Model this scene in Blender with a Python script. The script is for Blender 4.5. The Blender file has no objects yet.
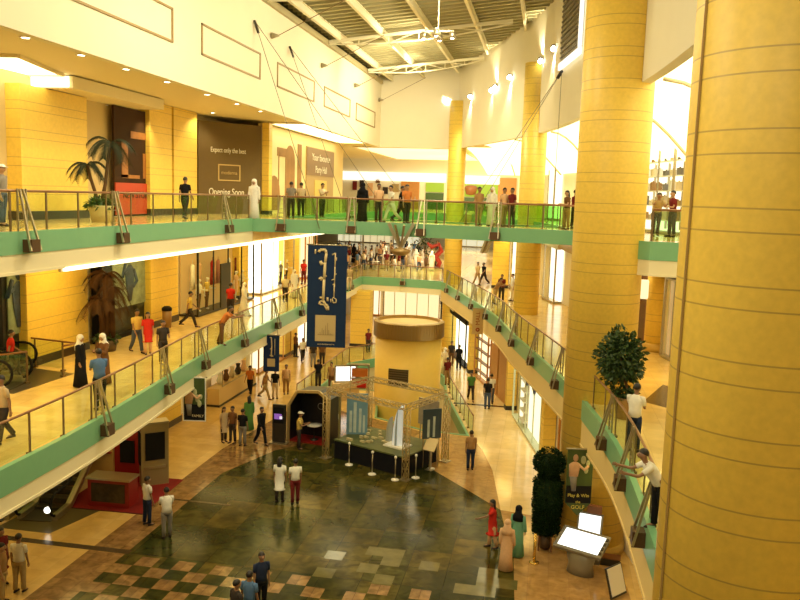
import bpy, bmesh, math, random
from mathutils import Vector, Matrix
from mathutils.geometry import tessellate_polygon
random.seed(7)
PI = math.pi
sc = bpy.context.scene
COL = sc.collection

# ------------------------------------------------------------------ camera and surveying helpers
FPX = 800.0
YAW, PITCH, ROLL = math.radians(10.2), math.radians(7.35), math.radians(1.8)
CAM = Vector((0, 0, 11.6))
Fv = Vector((-math.sin(YAW)*math.cos(PITCH), math.cos(YAW)*math.cos(PITCH), -math.sin(PITCH)))
R0 = Vector((math.cos(YAW), math.sin(YAW), 0))
U0 = R0.cross(Fv)
Rv = math.cos(ROLL)*R0 + math.sin(ROLL)*U0
Uv = math.cos(ROLL)*U0 - math.sin(ROLL)*R0

def ray(px, py):
    return Fv + (px-400)/FPX*Rv - (py-300)/FPX*Uv
def at(px, py, z):                       # survey: where a sight line meets a floor level
    d = ray(px, py); t = (z-CAM.z)/d.z
    return Vector((d.x*t, d.y*t, z))
def deep(px, py, dist):                  # survey: point at a forward distance
    return CAM + ray(px, py)*dist
def hit(path, px, py):                   # survey: where a sight line meets a wall line
    d = ray(px, py)
    for (x0, y0), (x1, y1) in zip(path, path[1:]):
        ex, ey = x1-x0, y1-y0; den = d.x*ey-d.y*ex
        if abs(den) < 1e-9: continue
        t = (x0*ey-y0*ex)/den; s = (x0*d.y-y0*d.x)/den
        if t > 0 and -1e-6 <= s <= 1+1e-6: return Vector((d.x*t, d.y*t, CAM.z+d.z*t))
    best = None                           # beyond the ends: carry the end stretches on
    for (x0, y0), (x1, y1), lo in ((path[0], path[1], True), (path[-2], path[-1], False)):
        ex, ey = x1-x0, y1-y0; den = d.x*ey-d.y*ex
        if abs(den) < 1e-9: continue
        t = (x0*ey-y0*ex)/den; q = (x0*d.y-y0*d.x)/den
        if t > 0 and (q < 0 if lo else q > 1):
            m = abs(q) if lo else q-1
            if best is None or m < best[0]: best = (m, Vector((d.x*t, d.y*t, CAM.z+d.z*t)))
    if best: return best[1]
    raise ValueError((px, py))

cd = bpy.data.cameras.new('camera'); cam = bpy.data.objects.new('camera', cd); COL.objects.link(cam)
cd.sensor_width = 36; cd.lens = 36*FPX/800; cd.clip_start = .05; cd.clip_end = 400
M = Matrix((( Rv.x, Uv.x, -Fv.x), (Rv.y, Uv.y, -Fv.y), (Rv.z, Uv.z, -Fv.z))).to_4x4()
M.translation = CAM; cam.matrix_world = M
sc.camera = cam
vs = sc.view_settings
vs.view_transform = 'Standard'; vs.look = 'None'; vs.gamma = 1; vs.use_curve_mapping = False; vs.exposure = -0.83

G, L1, L2 = 0.0, 5.2, 10.4
CEIL2 = 15.5                              # ceiling over the second gallery
WBOT = 15.3                               # underside of the big atrium walls

# ------------------------------------------------------------------ materials
MATS = {}
def mat(name, col, rough=.5, metal=0, emit=None, estr=0, var=0, scale=4.0, bump=0, spec=.5):
    if name in MATS: return MATS[name]
    m = bpy.data.materials.new(name); m.use_nodes = True
    nt = m.node_tree; b = nt.nodes['Principled BSDF']
    b.inputs['Base Color'].default_value = (*col, 1); b.inputs['Roughness'].default_value = rough
    b.inputs['Metallic'].default_value = metal; b.inputs['Specular IOR Level'].default_value = spec if rough < .6 else min(spec, .15)
    if emit: b.inputs['Emission Color'].default_value = (*emit, 1); b.inputs['Emission Strength'].default_value = estr
    if var or bump:
        tc = nt.nodes.new('ShaderNodeTexCoord'); n = nt.nodes.new('ShaderNodeTexNoise')
        n.inputs['Scale'].default_value = scale; n.inputs['Detail'].default_value = 4
        nt.links.new(tc.outputs['Object'], n.inputs['Vector'])
        if var:
            r = nt.nodes.new('ShaderNodeMapRange'); r.inputs[3].default_value = 1-var; r.inputs[4].default_value = 1+var
            nt.links.new(n.outputs['Fac'], r.inputs[0])
            mx = nt.nodes.new('ShaderNodeMix'); mx.data_type = 'RGBA'; mx.blend_type = 'MULTIPLY'
            mx.inputs[0].default_value = 1; mx.inputs[6].default_value = (*col, 1)
            nt.links.new(r.outputs[0], mx.inputs[7]); nt.links.new(mx.outputs[2], b.inputs['Base Color'])
        if bump:
            bp = nt.nodes.new('ShaderNodeBump'); bp.inputs['Strength'].default_value = bump
            nt.links.new(n.outputs['Fac'], bp.inputs['Height']); nt.links.new(bp.outputs[0], b.inputs['Normal'])
    MATS[name] = m; return m

def glow(name, col, s):
    return mat(name, tuple(.3*c for c in col), .5, 0, col, s)

def glass_mat(name, tint, refl=.05):
    m = bpy.data.materials.new(name); m.use_nodes = True; nt = m.node_tree
    for n in list(nt.nodes): nt.nodes.remove(n)
    o = nt.nodes.new('ShaderNodeOutputMaterial'); t = nt.nodes.new('ShaderNodeBsdfTransparent'); g = nt.nodes.new('ShaderNodeBsdfGlossy')
    t.inputs[0].default_value = (*tint, 1); g.inputs['Roughness'].default_value = .03
    mx = nt.nodes.new('ShaderNodeMixShader'); mx.inputs[0].default_value = refl
    nt.links.new(t.outputs[0], mx.inputs[1]); nt.links.new(g.outputs[0], mx.inputs[2])
    nt.links.new(mx.outputs[0], o.inputs[0]); MATS[name] = m; return m

def tile_mat(name, c1, c2, mortar, size, rough, grout=.01, vein=.25, mscale=1.5, bias=0.0, extra=None, spec=.5):
    m = bpy.data.materials.new(name); m.use_nodes = True; nt = m.node_tree; b = nt.nodes['Principled BSDF']
    tc = nt.nodes.new('ShaderNodeTexCoord'); br = nt.nodes.new('ShaderNodeTexBrick')
    br.offset = 0; br.squash = 1
    br.inputs['Color1'].default_value = (*c1, 1); br.inputs['Color2'].default_value = (*c2, 1); br.inputs['Mortar'].default_value = (*mortar, 1)
    br.inputs['Scale'].default_value = 1; br.inputs['Brick Width'].default_value = size; br.inputs['Row Height'].default_value = size
    br.inputs['Mortar Size'].default_value = grout; br.inputs['Bias'].default_value = bias
    nt.links.new(tc.outputs['Object'], br.inputs['Vector'])
    n = nt.nodes.new('ShaderNodeTexNoise'); n.inputs['Scale'].default_value = mscale; n.inputs['Detail'].default_value = 6; n.inputs['Distortion'].default_value = .8
    nt.links.new(tc.outputs['Object'], n.inputs['Vector'])
    r = nt.nodes.new('ShaderNodeMapRange'); r.inputs[1].default_value = .25; r.inputs[2].default_value = .75
    r.inputs[3].default_value = 1-vein; r.inputs[4].default_value = 1+vein
    nt.links.new(n.outputs['Fac'], r.inputs[0])
    mx = nt.nodes.new('ShaderNodeMix'); mx.data_type = 'RGBA'; mx.blend_type = 'MULTIPLY'; mx.inputs[0].default_value = 1
    nt.links.new(br.outputs['Color'], mx.inputs[6]); nt.links.new(r.outputs[0], mx.inputs[7])
    out = mx.outputs[2]
    if extra:                                # a second, broader stain colour
        n2 = nt.nodes.new('ShaderNodeTexNoise'); n2.inputs['Scale'].default_value = extra[1]; n2.inputs['Detail'].default_value = 3
        nt.links.new(tc.outputs['Object'], n2.inputs['Vector'])
        r2 = nt.nodes.new('ShaderNodeMapRange'); r2.inputs[1].default_value = .42; r2.inputs[2].default_value = .62; r2.inputs[4].default_value = .75
        nt.links.new(n2.outputs['Fac'], r2.inputs[0])
        m2 = nt.nodes.new('ShaderNodeMix'); m2.data_type = 'RGBA'; nt.links.new(r2.outputs[0], m2.inputs[0])
        nt.links.new(out, m2.inputs[6]); m2.inputs[7].default_value = (*extra[0], 1); out = m2.outputs[2]
    nt.links.new(out, b.inputs['Base Color']); b.inputs['Roughness'].default_value = rough
    b.inputs['Specular IOR Level'].default_value = spec
    MATS[name] = m; return m

def stone_mat(name, col, period=.95, gap=.30, line=(.54, .35, .075), rough=.45):
    m = bpy.data.materials.new(name); m.use_nodes = True; nt = m.node_tree; b = nt.nodes['Principled BSDF']
    geo = nt.nodes.new('ShaderNodeNewGeometry'); sx = nt.nodes.new('ShaderNodeSeparateXYZ'); nt.links.new(geo.outputs['Position'], sx.inputs[0])
    def math_(op, a, bb=None):
        q = nt.nodes.new('ShaderNodeMath'); q.operation = op
        for i, v in enumerate((a, bb)):
            if v is None: continue
            if isinstance(v, (int, float)): q.inputs[i].default_value = v
            else: nt.links.new(v, q.inputs[i])
        return q.outputs[0]
    md = math_('FLOORED_MODULO', math_('ADD', sx.outputs['Z'], .11), period)
    a = math_('LESS_THAN', md, .022)
    c = math_('LESS_THAN', math_('ABSOLUTE', math_('SUBTRACT', md, gap)), .011)
    ln = math_('MAXIMUM', a, c)
    n = nt.nodes.new('ShaderNodeTexNoise'); n.inputs['Scale'].default_value = 9; n.inputs['Detail'].default_value = 6
    nt.links.new(geo.outputs['Position'], n.inputs['Vector'])
    r = nt.nodes.new('ShaderNodeMapRange'); r.inputs[3].default_value = .86; r.inputs[4].default_value = 1.14; nt.links.new(n.outputs['Fac'], r.inputs[0])
    mx = nt.nodes.new('ShaderNodeMix'); mx.data_type = 'RGBA'; mx.blend_type = 'MULTIPLY'; mx.inputs[0].default_value = 1
    mx.inputs[6].default_value = (*col, 1); nt.links.new(r.outputs[0], mx.inputs[7])
    m2 = nt.nodes.new('ShaderNodeMix'); m2.data_type = 'RGBA'; nt.links.new(ln, m2.inputs[0]); nt.links.new(mx.outputs[2], m2.inputs[6]); m2.inputs[7].default_value = (*line, 1)
    nt.links.new(m2.outputs[2], b.inputs['Base Color']); b.inputs['Roughness'].default_value = rough
    MATS[name] = m; return m

STONE = stone_mat('cream_stone', (.84, .585, .095))
WALL = mat('cream_plaster', (.84, .78, .60), .8, var=.03, scale=1)
CEILM = mat('ceiling_plaster', (.84, .74, .48), .8)
CREAM = mat('cream_fascia', (.85, .76, .5), .55)
GREENF = mat('sea_green_fascia', (.20, .45, .25), .3, var=.05)
RAILW = mat('bronze_rail', (.28, .13, .05), .3, .3)
POSTM = mat('bronze_post', (.22, .15, .07), .35, .6)
STEEL = mat('brushed_steel', (.46, .40, .27), .3, .8)
DARKM = mat('dark_metal', (.035, .03, .022), .4, .3)
BLACK = mat('black_fabric', (.010, .010, .011), .7)
GLASS = glass_mat('balustrade_glass', (.90, .97, .88))
GREENGL = glass_mat('green_glass', (.80, .95, .70))
WINGL = glass_mat('shop_glass', (.96, .97, .94), .02)
FLT = tile_mat('gallery_tiles', (.80, .60, .23), (.73, .52, .18), (.6, .42, .16), .6, .14, .006, .12)
FLG = tile_mat('ground_tiles', (.70, .48, .17), (.62, .41, .13), (.55, .38, .14), .8, .16, .006, .14)
FLP = tile_mat('path_tiles', (.86, .68, .36), (.82, .63, .30), (.62, .45, .2), .8, .12, .006, .10)
FLB = tile_mat('brown_marble', (.28, .16, .055), (.19, .10, .035), (.14, .07, .03), .62, .16, .008, .5, 3)
FLD = tile_mat('green_marble', (.040, .044, .010), (.125, .088, .016), (.022, .022, .006), 1.25, .17, .010, .6, 2.2, -.15, ((.014, .020, .006), .30), spec=.10)
FLPINK = tile_mat('rose_marble', (.47, .28, .10), (.40, .23, .08), (.35, .2, .08), .62, .13, .006, .25, 3)
ROOFP = mat('roof_panel', (.13, .125, .05), .5, var=.25, scale=1.2)
ROOFS = mat('roof_slat', (.46, .42, .24), .6)
ROOFB = mat('roof_beam_paint', (.86, .80, .58), .5)
WOOD = mat('brown_wood', (.20, .08, .03), .4, var=.2, scale=6)
ORANGEW = mat('orange_wood', (.50, .22, .05), .4, var=.15, scale=6)
WHITEP = mat('white_paint', (.85, .83, .76), .5)
LEAF = mat('leaf_green', (.030, .065, .012), .5, var=.4, scale=3)
LEAF2 = mat('topiary_green', (.012, .032, .008), .6, var=.4, scale=5)
PALML = mat('palm_green', (.018, .022, .007), .6, var=.3)
PALMB = mat('palm_brown', (.07, .032, .012), .6, var=.3)
TRUNK = mat('bark', (.12, .07, .03), .8, var=.3, scale=12, bump=.3)
SOIL = mat('soil', (.04, .025, .012), .9)

# ------------------------------------------------------------------ mesh builder
class MB:
    def __init__(s): s.v = []; s.f = []; s.m = []; s.sm = []
    def add(s, vs, fs, mi=0, smooth=False):
        o = len(s.v); s.v += [tuple(v) for v in vs]
        for f in fs: s.f.append(tuple(i+o for i in f)); s.m.append(mi); s.sm.append(smooth)
        return s
    def box(s, c, d, rz=0, mi=0):
        x, y, z = d[0]/2, d[1]/2, d[2]/2; ca, sa = math.cos(rz), math.sin(rz)
        vs = []
        for i in (-1, 1):
            for j in (-1, 1):
                for k in (-1, 1):
                    vs.append((c[0]+i*x*ca-j*y*sa, c[1]+i*x*sa+j*y*ca, c[2]+k*z))
        return s.add(vs, [(0, 1, 3, 2), (4, 6, 7, 5), (0, 4, 5, 1), (2, 3, 7, 6), (0, 2, 6, 4), (1, 5, 7, 3)], mi)
    def bar(s, a, b, w, h=None, mi=0):
        h = h or w; a, b = Vector(a), Vector(b); d = (b-a).normalized()
        up = Vector((0, 0, 1)) if abs(d.z) < .95 else Vector((0, 1, 0))
        x = d.cross(up).normalized()*w/2; y = x.cross(d).normalized()*h/2
        vs = [p+i*x+j*y for p in (a, b) for (i, j) in ((-1, -1), (1, -1), (1, 1), (-1, 1))]
        return s.add(vs, [(3, 2, 1, 0), (4, 5, 6, 7), (0, 1, 5, 4), (1, 2, 6, 5), (2, 3, 7, 6), (3, 0, 4, 7)], mi)
    def tube(s, pts, r, n=8, mi=0, cap=True):
        pts = [Vector(p) for p in pts]; rs = r if isinstance(r, (list, tuple)) else [r]*len(pts)
        vs = []; up = None
        for i, p in enumerate(pts):
            d = (pts[min(i+1, len(pts)-1)]-pts[max(i-1, 0)]).normalized()
            if up is None: up = Vector((0, 0, 1)) if abs(d.z) < .9 else Vector((1, 0, 0))
            x = d.cross(up).normalized(); up = x.cross(d).normalized()
            for k in range(n):
                a = 2*PI*k/n; vs.append(p+rs[i]*(math.cos(a)*x+math.sin(a)*up))
        fs = [(i*n+k, i*n+(k+1) % n, (i+1)*n+(k+1) % n, (i+1)*n+k) for i in range(len(pts)-1) for k in range(n)]
        if cap: fs += [tuple(reversed(range(n))), tuple(range((len(pts)-1)*n, len(pts)*n))]
        return s.add(vs, fs, mi, True)
    def loft(s, rings, n=12, mi=0, cap=True, ref=Vector((1, 0, 0))):
        """rings: (centre, rx, ry, direction)"""
        vs = []
        for c, rx, ry, d in rings:
            d = Vector(d).normalized(); x = (ref-d*ref.dot(d)).normalized(); y = d.cross(x)
            for k in range(n):
                a = 2*PI*k/n; vs.append(Vector(c)+rx*math.cos(a)*x+ry*math.sin(a)*y)
        fs = [(i*n+k, i*n+(k+1) % n, (i+1)*n+(k+1) % n, (i+1)*n+k) for i in range(len(rings)-1) for k in range(n)]
        if cap: fs += [tuple(reversed(range(n))), tuple(range((len(rings)-1)*n, len(rings)*n))]
        return s.add(vs, fs, mi, True)
    def lathe(s, prof, c=(0, 0, 0), n=32, mi=0, smooth=True):
        vs = []; m = len(prof)
        for k in range(n):
            a = 2*PI*k/n
            for r, z in prof: vs.append((c[0]+r*math.cos(a), c[1]+r*math.sin(a), c[2]+z))
        fs = []
        for k in range(n):
            k2 = (k+1) % n
            for i in range(m-1): fs.append((k*m+i, k2*m+i, k2*m+i+1, k*m+i+1))
        return s.add(vs, fs, mi, smooth)
    def ell(s, c, r, nu=12, nv=8, mi=0, v0=0, v1=PI):
        vs = []; fs = []
        for j in range(nv+1):
            t = v0+(v1-v0)*j/nv
            for i in range(nu):
                a = 2*PI*i/nu; vs.append((c[0]+r[0]*math.sin(t)*math.cos(a), c[1]+r[1]*math.sin(t)*math.sin(a), c[2]+r[2]*math.cos(t)))
        for j in range(nv):
            for i in range(nu): fs.append((j*nu+i, (j+1)*nu+i, (j+1)*nu+(i+1) % nu, j*nu+(i+1) % nu))
        return s.add(vs, fs, mi, True)
    def prism(s, poly, z0, z1, mi=0, hole=None):
        loops = [poly]+([hole] if hole else [])
        flat = [p for l in loops for p in l]
        tris = tessellate_polygon([[Vector((p[0], p[1], 0)) for p in l] for l in loops])
        n = len(flat); vs = [(p[0], p[1], z1) for p in flat]+[(p[0], p[1], z0) for p in flat]
        fs = []
        for t in tris:
            a, b, c = (Vector((*flat[i][:2], 0)) for i in t)
            t = tuple(t) if (b-a).cross(c-a).z > 0 else tuple(reversed(t))
            fs.append(t); fs.append(tuple(i+n for i in reversed(t)))
        o = 0
        for l in loops:
            k = len(l)
            for i in range(k): j = (i+1) % k; fs.append((o+i, o+i+n, o+j+n, o+j))
            o += k
        return s.add(vs, fs, mi)
    def strip(s, path, o0, o1, z0, z1, mi=0):
        """solid band along a plan path, between two sideways offsets (left of travel is +)"""
        a, b = offset(path, o0), offset(path, o1); vs = []
        for p, q in zip(a, b): vs += [(p[0], p[1], z0), (q[0], q[1], z0), (q[0], q[1], z1), (p[0], p[1], z1)]
        fs = []
        for i in range(len(a)-1):
            k = i*4
            for j in range(4): fs.append((k+j, k+(j+1) % 4, k+4+(j+1) % 4, k+4+j))
        fs += [(3, 2, 1, 0), tuple((len(a)-1)*4+j for j in range(4))]
        return s.add(vs, fs, mi)
    def build(s, name, mats, parent=None, loc=(0, 0, 0), rz=0, fix=True):
        me = bpy.data.meshes.new(name); me.from_pydata(s.v, [], s.f)
        for m in (mats if isinstance(mats, (list, tuple)) else [mats]): me.materials.append(m)
        me.polygons.foreach_set('material_index', s.m); me.polygons.foreach_set('use_smooth', s.sm)
        if fix:
            bm = bmesh.new(); bm.from_mesh(me); bmesh.ops.recalc_face_normals(bm, faces=bm.faces); bm.to_mesh(me); bm.free()
        me.update()
        o = bpy.data.objects.new(name, me); COL.objects.link(o)
        o.location = loc; o.rotation_euler = (0, 0, rz)
        if parent: o.parent = parent
        return o

def offset(path, d):
    out = []
    for i, p in enumerate(path):
        a = Vector(path[max(i-1, 0)][:2]); b = Vector(path[min(i+1, len(path)-1)][:2]); p = Vector(p[:2])
        if 0 < i < len(path)-1:
            t1 = (p-a).normalized(); t2 = (b-p).normalized(); t = (t1+t2).normalized(); k = 1/max(.35, t.dot(t1))
        else: t = (b-a).normalized(); k = 1
        out.append((p.x-t.y*d*k, p.y+t.x*d*k))
    return out
def smooth(path, n=6):
    P = [Vector(p[:2]) for p in path]; out = []
    for i in range(len(P)-1):
        p0, p1, p2, p3 = P[max(i-1, 0)], P[i], P[i+1], P[min(i+2, len(P)-1)]
        for k in range(n):
            t = k/n
            q = .5*((2*p1)+(p2-p0)*t+(2*p0-5*p1+4*p2-p3)*t*t+(3*p1-p0-3*p2+p3)*t**3); out.append((q.x, q.y))
    out.append(tuple(P[-1])); return out
def walk(path, step, start=0.0, end=None):
    """points with tangents at equal spacing along a plan path"""
    P = [Vector(p[:2]) for p in path]; L = [0]
    for a, b in zip(P, P[1:]): L.append(L[-1]+(b-a).length)
    tot = L[-1] if end is None else min(end, L[-1]); n = max(1, round((tot-start)/step)); out = []
    for i in range(n+1):
        s = start+(tot-start)*i/n
        k = 0
        while k < len(L)-2 and L[k+1] < s: k += 1
        t = (s-L[k])/(L[k+1]-L[k]); out.append((P[k].lerp(P[k+1], t), (P[k+1]-P[k]).normalized()))
    return out

def tag(o, label=None, cat=None, group=None, kind=None):
    if label: o['label'] = label
    if cat: o['category'] = cat
    if group: o['group'] = group
    if kind: o['kind'] = kind
    return o
def thing(name, label, cat, loc=(0, 0, 0), rz=0, group=None):
    o = bpy.data.objects.new(name, None); COL.objects.link(o); o.empty_display_size = .2
    o.location = loc; o.rotation_euler = (0, 0, rz); return tag(o, label, cat, group)
def struct(mb, name, m): return tag(mb.build(name, m), kind='structure')
def text_mesh(txt, size, m, name, parent=None, align='CENTER', ext=.004, sx=1.0):
    c = bpy.data.curves.new('t', 'FONT'); c.body = txt; c.size = size; c.align_x = align; c.align_y = 'CENTER'; c.extrude = ext
    o = bpy.data.objects.new('t', c); COL.objects.link(o); dg = bpy.context.evaluated_depsgraph_get(); dg.update()
    me = bpy.data.meshes.new_from_object(o.evaluated_get(dg)); COL.objects.unlink(o); bpy.data.objects.remove(o); bpy.data.curves.remove(c)
    me.name = name; me.materials.clear(); me.materials.append(m)
    # stand the lettering up: it reads from -Y
    me.transform(Matrix.Scale(sx, 4, (1, 0, 0))); me.transform(Matrix.Rotation(PI/2, 4, 'X'))
    ob = bpy.data.objects.new(name, me); COL.objects.link(ob)
    if parent: ob.parent = parent
    return ob
def face_angle(p, q):                     # z rotation that turns a -Y front at p towards q
    d = Vector((q[0]-p[0], q[1]-p[1])); return math.atan2(d.x, -d.y)
def facing_cam(p): return math.atan2(-p[0], p[1])
def light(name, kind, loc, power, col, size=1, size_y=None, rot=(0, 0, 0), spot=None, target=None, blend=.6):
    l = bpy.data.lights.new(name, kind); l.energy = power; l.color = col
    if kind == 'AREA':
        l.size = size
        if size_y: l.shape = 'RECTANGLE'; l.size_y = size_y
    else: l.shadow_soft_size = size
    if kind == 'SPOT': l.spot_size = spot or 1.2; l.spot_blend = blend
    o = bpy.data.objects.new(name, l); COL.objects.link(o); o.location = loc; o.rotation_euler = rot
    if target: o.rotation_euler = (Vector(target)-Vector(loc)).to_track_quat('-Z', 'Y').to_euler()
    return o
WARM = (1.0, .72, .23); WARMW = (1.0, .875, .57)

# ------------------------------------------------------------------ plan lines
E1L = smooth([(-11.5, -6), (-11.6, 8), (-11.75, 15.4), (-11.85, 18.5), (-12.2, 22.5), (-12.9, 28.6), (-13.25, 35.2), (-13.6, 44.75), (-14.2, 61.5)])
E1R = smooth([(-7.75, 60.8), (-3.0, 45.7), (-1.2, 37.7), (.77, 29.5), (1.6, 25.1), (2.16, 20.85), (2.35, 14.7), (2.3, 8), (2.0, -6)])
E1F = [(-14.2, 61.5), (-11.1, 61.5), (-7.75, 60.8)]
XL = -12.8
WR = smooth([(-6.9, 60.5), (-1.2, 46.7), (1.05, 37.0), (2.6, 26.1), (3.1, 20), (3.4, 14), (3.5, 4), (3.5, -8)])
SL = [(-18.2, -10), (-18.2, 62)]          # shop line, left galleries
SLR = smooth([(-1.8, 58), (.7, 53), (5.3, 35.5), (7.5, 25), (8.5, 12), (8.5, -8)])   # shop line, right galleries
SGR = smooth([(-8.2, 66), (-4.55, 54.1), (-1.35, 44.7), (-.05, 38.5), (2.0, 31), (3.4, 25), (3.9, 18), (4.0, 8), (4.0, -8)])  # ground shops right
BRF = [(XL, 33.7), (-6.8, 34.6), (-4.3, 34.2), (1.2, 33.0)]       # suspended bridge, front edge
BRB = [(XL, 38.6), (-6.8, 39.3), (-4.3, 38.9), (.6, 38.0)]
E2R = [(1.2, 33.0), (1.9, 27.2), (3.22, 25.95), (4.15, 25.85), (9.5, 29.9)]

# ------------------------------------------------------------------ floors
VOID = [(-13.1, 42.0), (-13.1, 53.2), (-11.6, 55.6), (-7.6, 55.2), (-5.95, 50.8), (-5.3, 46.3), (-4.2, 42.2), (-3.2, 38.3), (-5.6, 38.6), (-8.4, 40.2), (-9.5, 45.9), (-11.9, 45.9), (-12.3, 42.0)]
struct(MB().prism([(-45, -12), (30, -12), (30, 125), (-45, 125)], -.35, 0, hole=VOID), 'floor', FLG)
struct(MB().prism([(-16, 36), (0, 36), (0, 60), (-16, 60)], -5.6, -5.4), 'floor', mat('basement_floor', (.35, .22, .09), .3))
struct(MB().strip(VOID+[VOID[0]], .0, -.12, -.62, .03), 'trim_1', GREENF)
struct(MB().strip(VOID+[VOID[0]], .02, .14, -5.4, -.5), 'wall_basement', CREAM)
# ground inlays
DARK = [(-12.7, -6), (-12.7, 30.2), (-11.6, 33.6), (-9.6, 36.2), (-6.0, 36.6), (-4.3, 33.0), (-2.45, 30.8), (-1.15, 29.2), (-.85, 27.2), (-.5, 25.3), (-.35, 22.4), (-.3, 12), (-.3, -6)]
struct(MB().prism(DARK, 0, .004), 'floor', FLD)
struct(MB().prism([(-13.95, -6), (-12.7, -6), (-12.7, 30.2), (-13.95, 33.2)], 0, .004), 'floor', FLB)
struct(MB().prism([(-13.95, 33.2), (-12.7, 30.2), (-11.6, 33.6), (-9.6, 36.2), (-6.0, 36.6), (-5.6, 38.4), (-8.4, 40), (-10.8, 41.2), (-13.0, 41.6)], 0, .004), 'floor', FLB)
struct(MB().prism([(-6.0, 36.6), (-4.3, 33.0), (-2.45, 30.8), (-1.15, 29.2), (-1.75, 33.6), (-2.4, 36.3), (-3.1, 38.2), (-5.6, 38.4)], 0, .004), 'floor', FLPINK)
PATH = [(-1.15, 29.2), (-1.75, 33.6), (-2.4, 36.3), (-3.1, 38.2), (-4.2, 42.2), (-5.3, 46.3), (-5.95, 50.8), (-7.6, 55.2), (-7.5, 60), (-5.5, 60), (-3.2, 52.5), (-1.35, 45.5), (.1, 38.0), (1.3, 32.0), (1.9, 28.6)]
struct(MB().prism(PATH, 0, .004), 'floor', FLP)
struct(MB().prism([(-.85, 27.2), (-1.15, 29.2), (1.9, 28.6), (3.0, 24), (3.4, 12), (3.4, -6), (-.3, -6), (-.3, 12), (-.35, 22.4), (-.5, 25.3)], 0, .004), 'floor', FLPINK)
# chequer of brown and dark tiles: every light tile is laid in the dark floor
ck = MB(); T = .62
for i in range(-20, 0):
    for j in range(0, 36):
        x, y = i*T-.3, j*T+.05
        if y < 22.0 and (i+j) % 2 == 0 and y > 10:
            if x > -7.5 and random.random() < .30+.05*(x+7.5): continue
            ck.prism([(x+.01, y+.01), (x+T-.01, y+.01), (x+T-.01, y+T-.01), (x+.01, y+T-.01)], .003, .007)
seen = set()
for _ in range(15):
    key = (random.randint(1, 11), random.randint(0, 3))
    if key in seen: continue
    seen.add(key); x = -.3-T*key[0]; y = 22.4+T*key[1]
    ck.prism([(x, y), (x+T, y), (x+T, y+T), (x, y+T)], .003, .0065, mi=1)
struct(ck, 'floor', [FLB, mat('olive_tile', (.12, .105, .03), .12, var=.4, scale=3)])
struct(MB().box((-15.7, 22.55, .004), (6.2, .28, .008)).box((-12.5, 27.05, .006), (2.9, .14, .006)).box((-3.05, 44.5, .006), (3.3, .32, .007), 0), 'trim_2', mat('dark_inlay', (.05, .03, .015), .2))
struct(MB().prism([(-17.9, 23.2), (-15.9, 23.2), (-15.2, 26.0), (-17.6, 26.0)], 0, .006), 'floor', mat('landing_mat', (.09, .07, .02), .35))

def slab(poly, z, t, m, name='floor'): return struct(MB().prism(poly, z-t, z), name, m)
# first gallery
s1L = [p for p in E1L]
slab([(-45, -12), (s1L[0][0], -12)]+s1L+[(-14.2, 62), (-45, 62)], L1, .9, [FLT])
s1R = list(reversed(E1R))
slab([(30, -12), (30, 62), (-7.75, 62)]+E1R[:1]+E1R+[(2.0, -12)], L1, .9, [FLT])
slab([(-45, 62), (-14.2, 62), (-14.2, 61.5), (-11.1, 61.5), (-7.75, 60.8), (-7.75, 62), (30, 62), (30, 112), (-45, 112)], L1, .9, [FLT])
# second gallery
slab([(-45, -12), (XL, -12), (XL, 61), (-45, 61)], L2, .95, [FLT])
slab([(-45, 61), (30, 61), (30, 95), (-45, 95)], L2, .95, [FLT])
slab(BRF+list(reversed(BRB)), L2, .5, [FLT])
slab([(1.2, 33.0), (1.9, 27.2), (3.22, 25.95), (4.15, 25.85), (9.5, 29.9), (30, 29.9), (30, 61), (-5.6, 61), (-2.2, 50), (-.3, 44), (.6, 38)], L2, .95, [FLT])
slab([(-3, -12), (4, -12), (4, -.9), (-3, -.9)], L2, .9, [FLT])

# edge fascias
trim_n = [2]
def fascia(path, z, hg, hc, side=1, green=GREENF, cream=CREAM):
    trim_n[0] += 1
    struct(MB().strip(path, -.10*side, .05*side, z-hg, z+.06), f'trim_{trim_n[0]}', green)
    if hc:
        trim_n[0] += 1
        mb = MB().strip(path, -.10*side, .025*side, z-hg-hc, z-hg)
        mb.strip(path, .025*side, .05*side, z-hg-hc, z-hg-hc+.07)
        struct(mb, f'trim_{trim_n[0]}', cream)
# direction of travel is +Y on the left edge: void is to the right (-)
fascia(E1L, L1, .58, .47, -1)
fascia([E1L[-1]]+E1F[1:], L1, .58, .45, -1)
fascia(E1R, L1, .58, .85, -1, cream=mat('golden_fascia', (.80, .62, .27), .5))
L2L = [(XL, -12), (XL, 33.7)]
L2L2 = [(XL, 38.6), (XL, 61)]
fascia(L2L, L2, .5, .5, -1); fascia(L2L2, L2, .5, .5, -1)
fascia(BRF, L2, .52, 0, -1); fascia(list(reversed(BRB)), L2, .52, 0, -1)
fascia(E2R, L2, .52, .5, -1)
fascia([(XL, 61), (-6.9, 61)], L2, .52, .45, -1)
fascia([(-5.6, 61), (-2.2, 50), (-.3, 44), (.6, 38)], L2, .52, .5, -1)
# lit groove under the second gallery's left fascia
lg = thing('cove_strip_light', 'long glowing strip light under the cream edge of the upper left gallery', 'light', (XL, 40.3, L2-1.03))
MB().box((0.02, 0, 0), (.10, 41.4, .11)).build('lamp', glow('strip_glow', (1, .86, .52), 6), lg)
MB().box((-.06, 0, .02), (.07, 41.6, .18)).build('housing', CREAM, lg)

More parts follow.
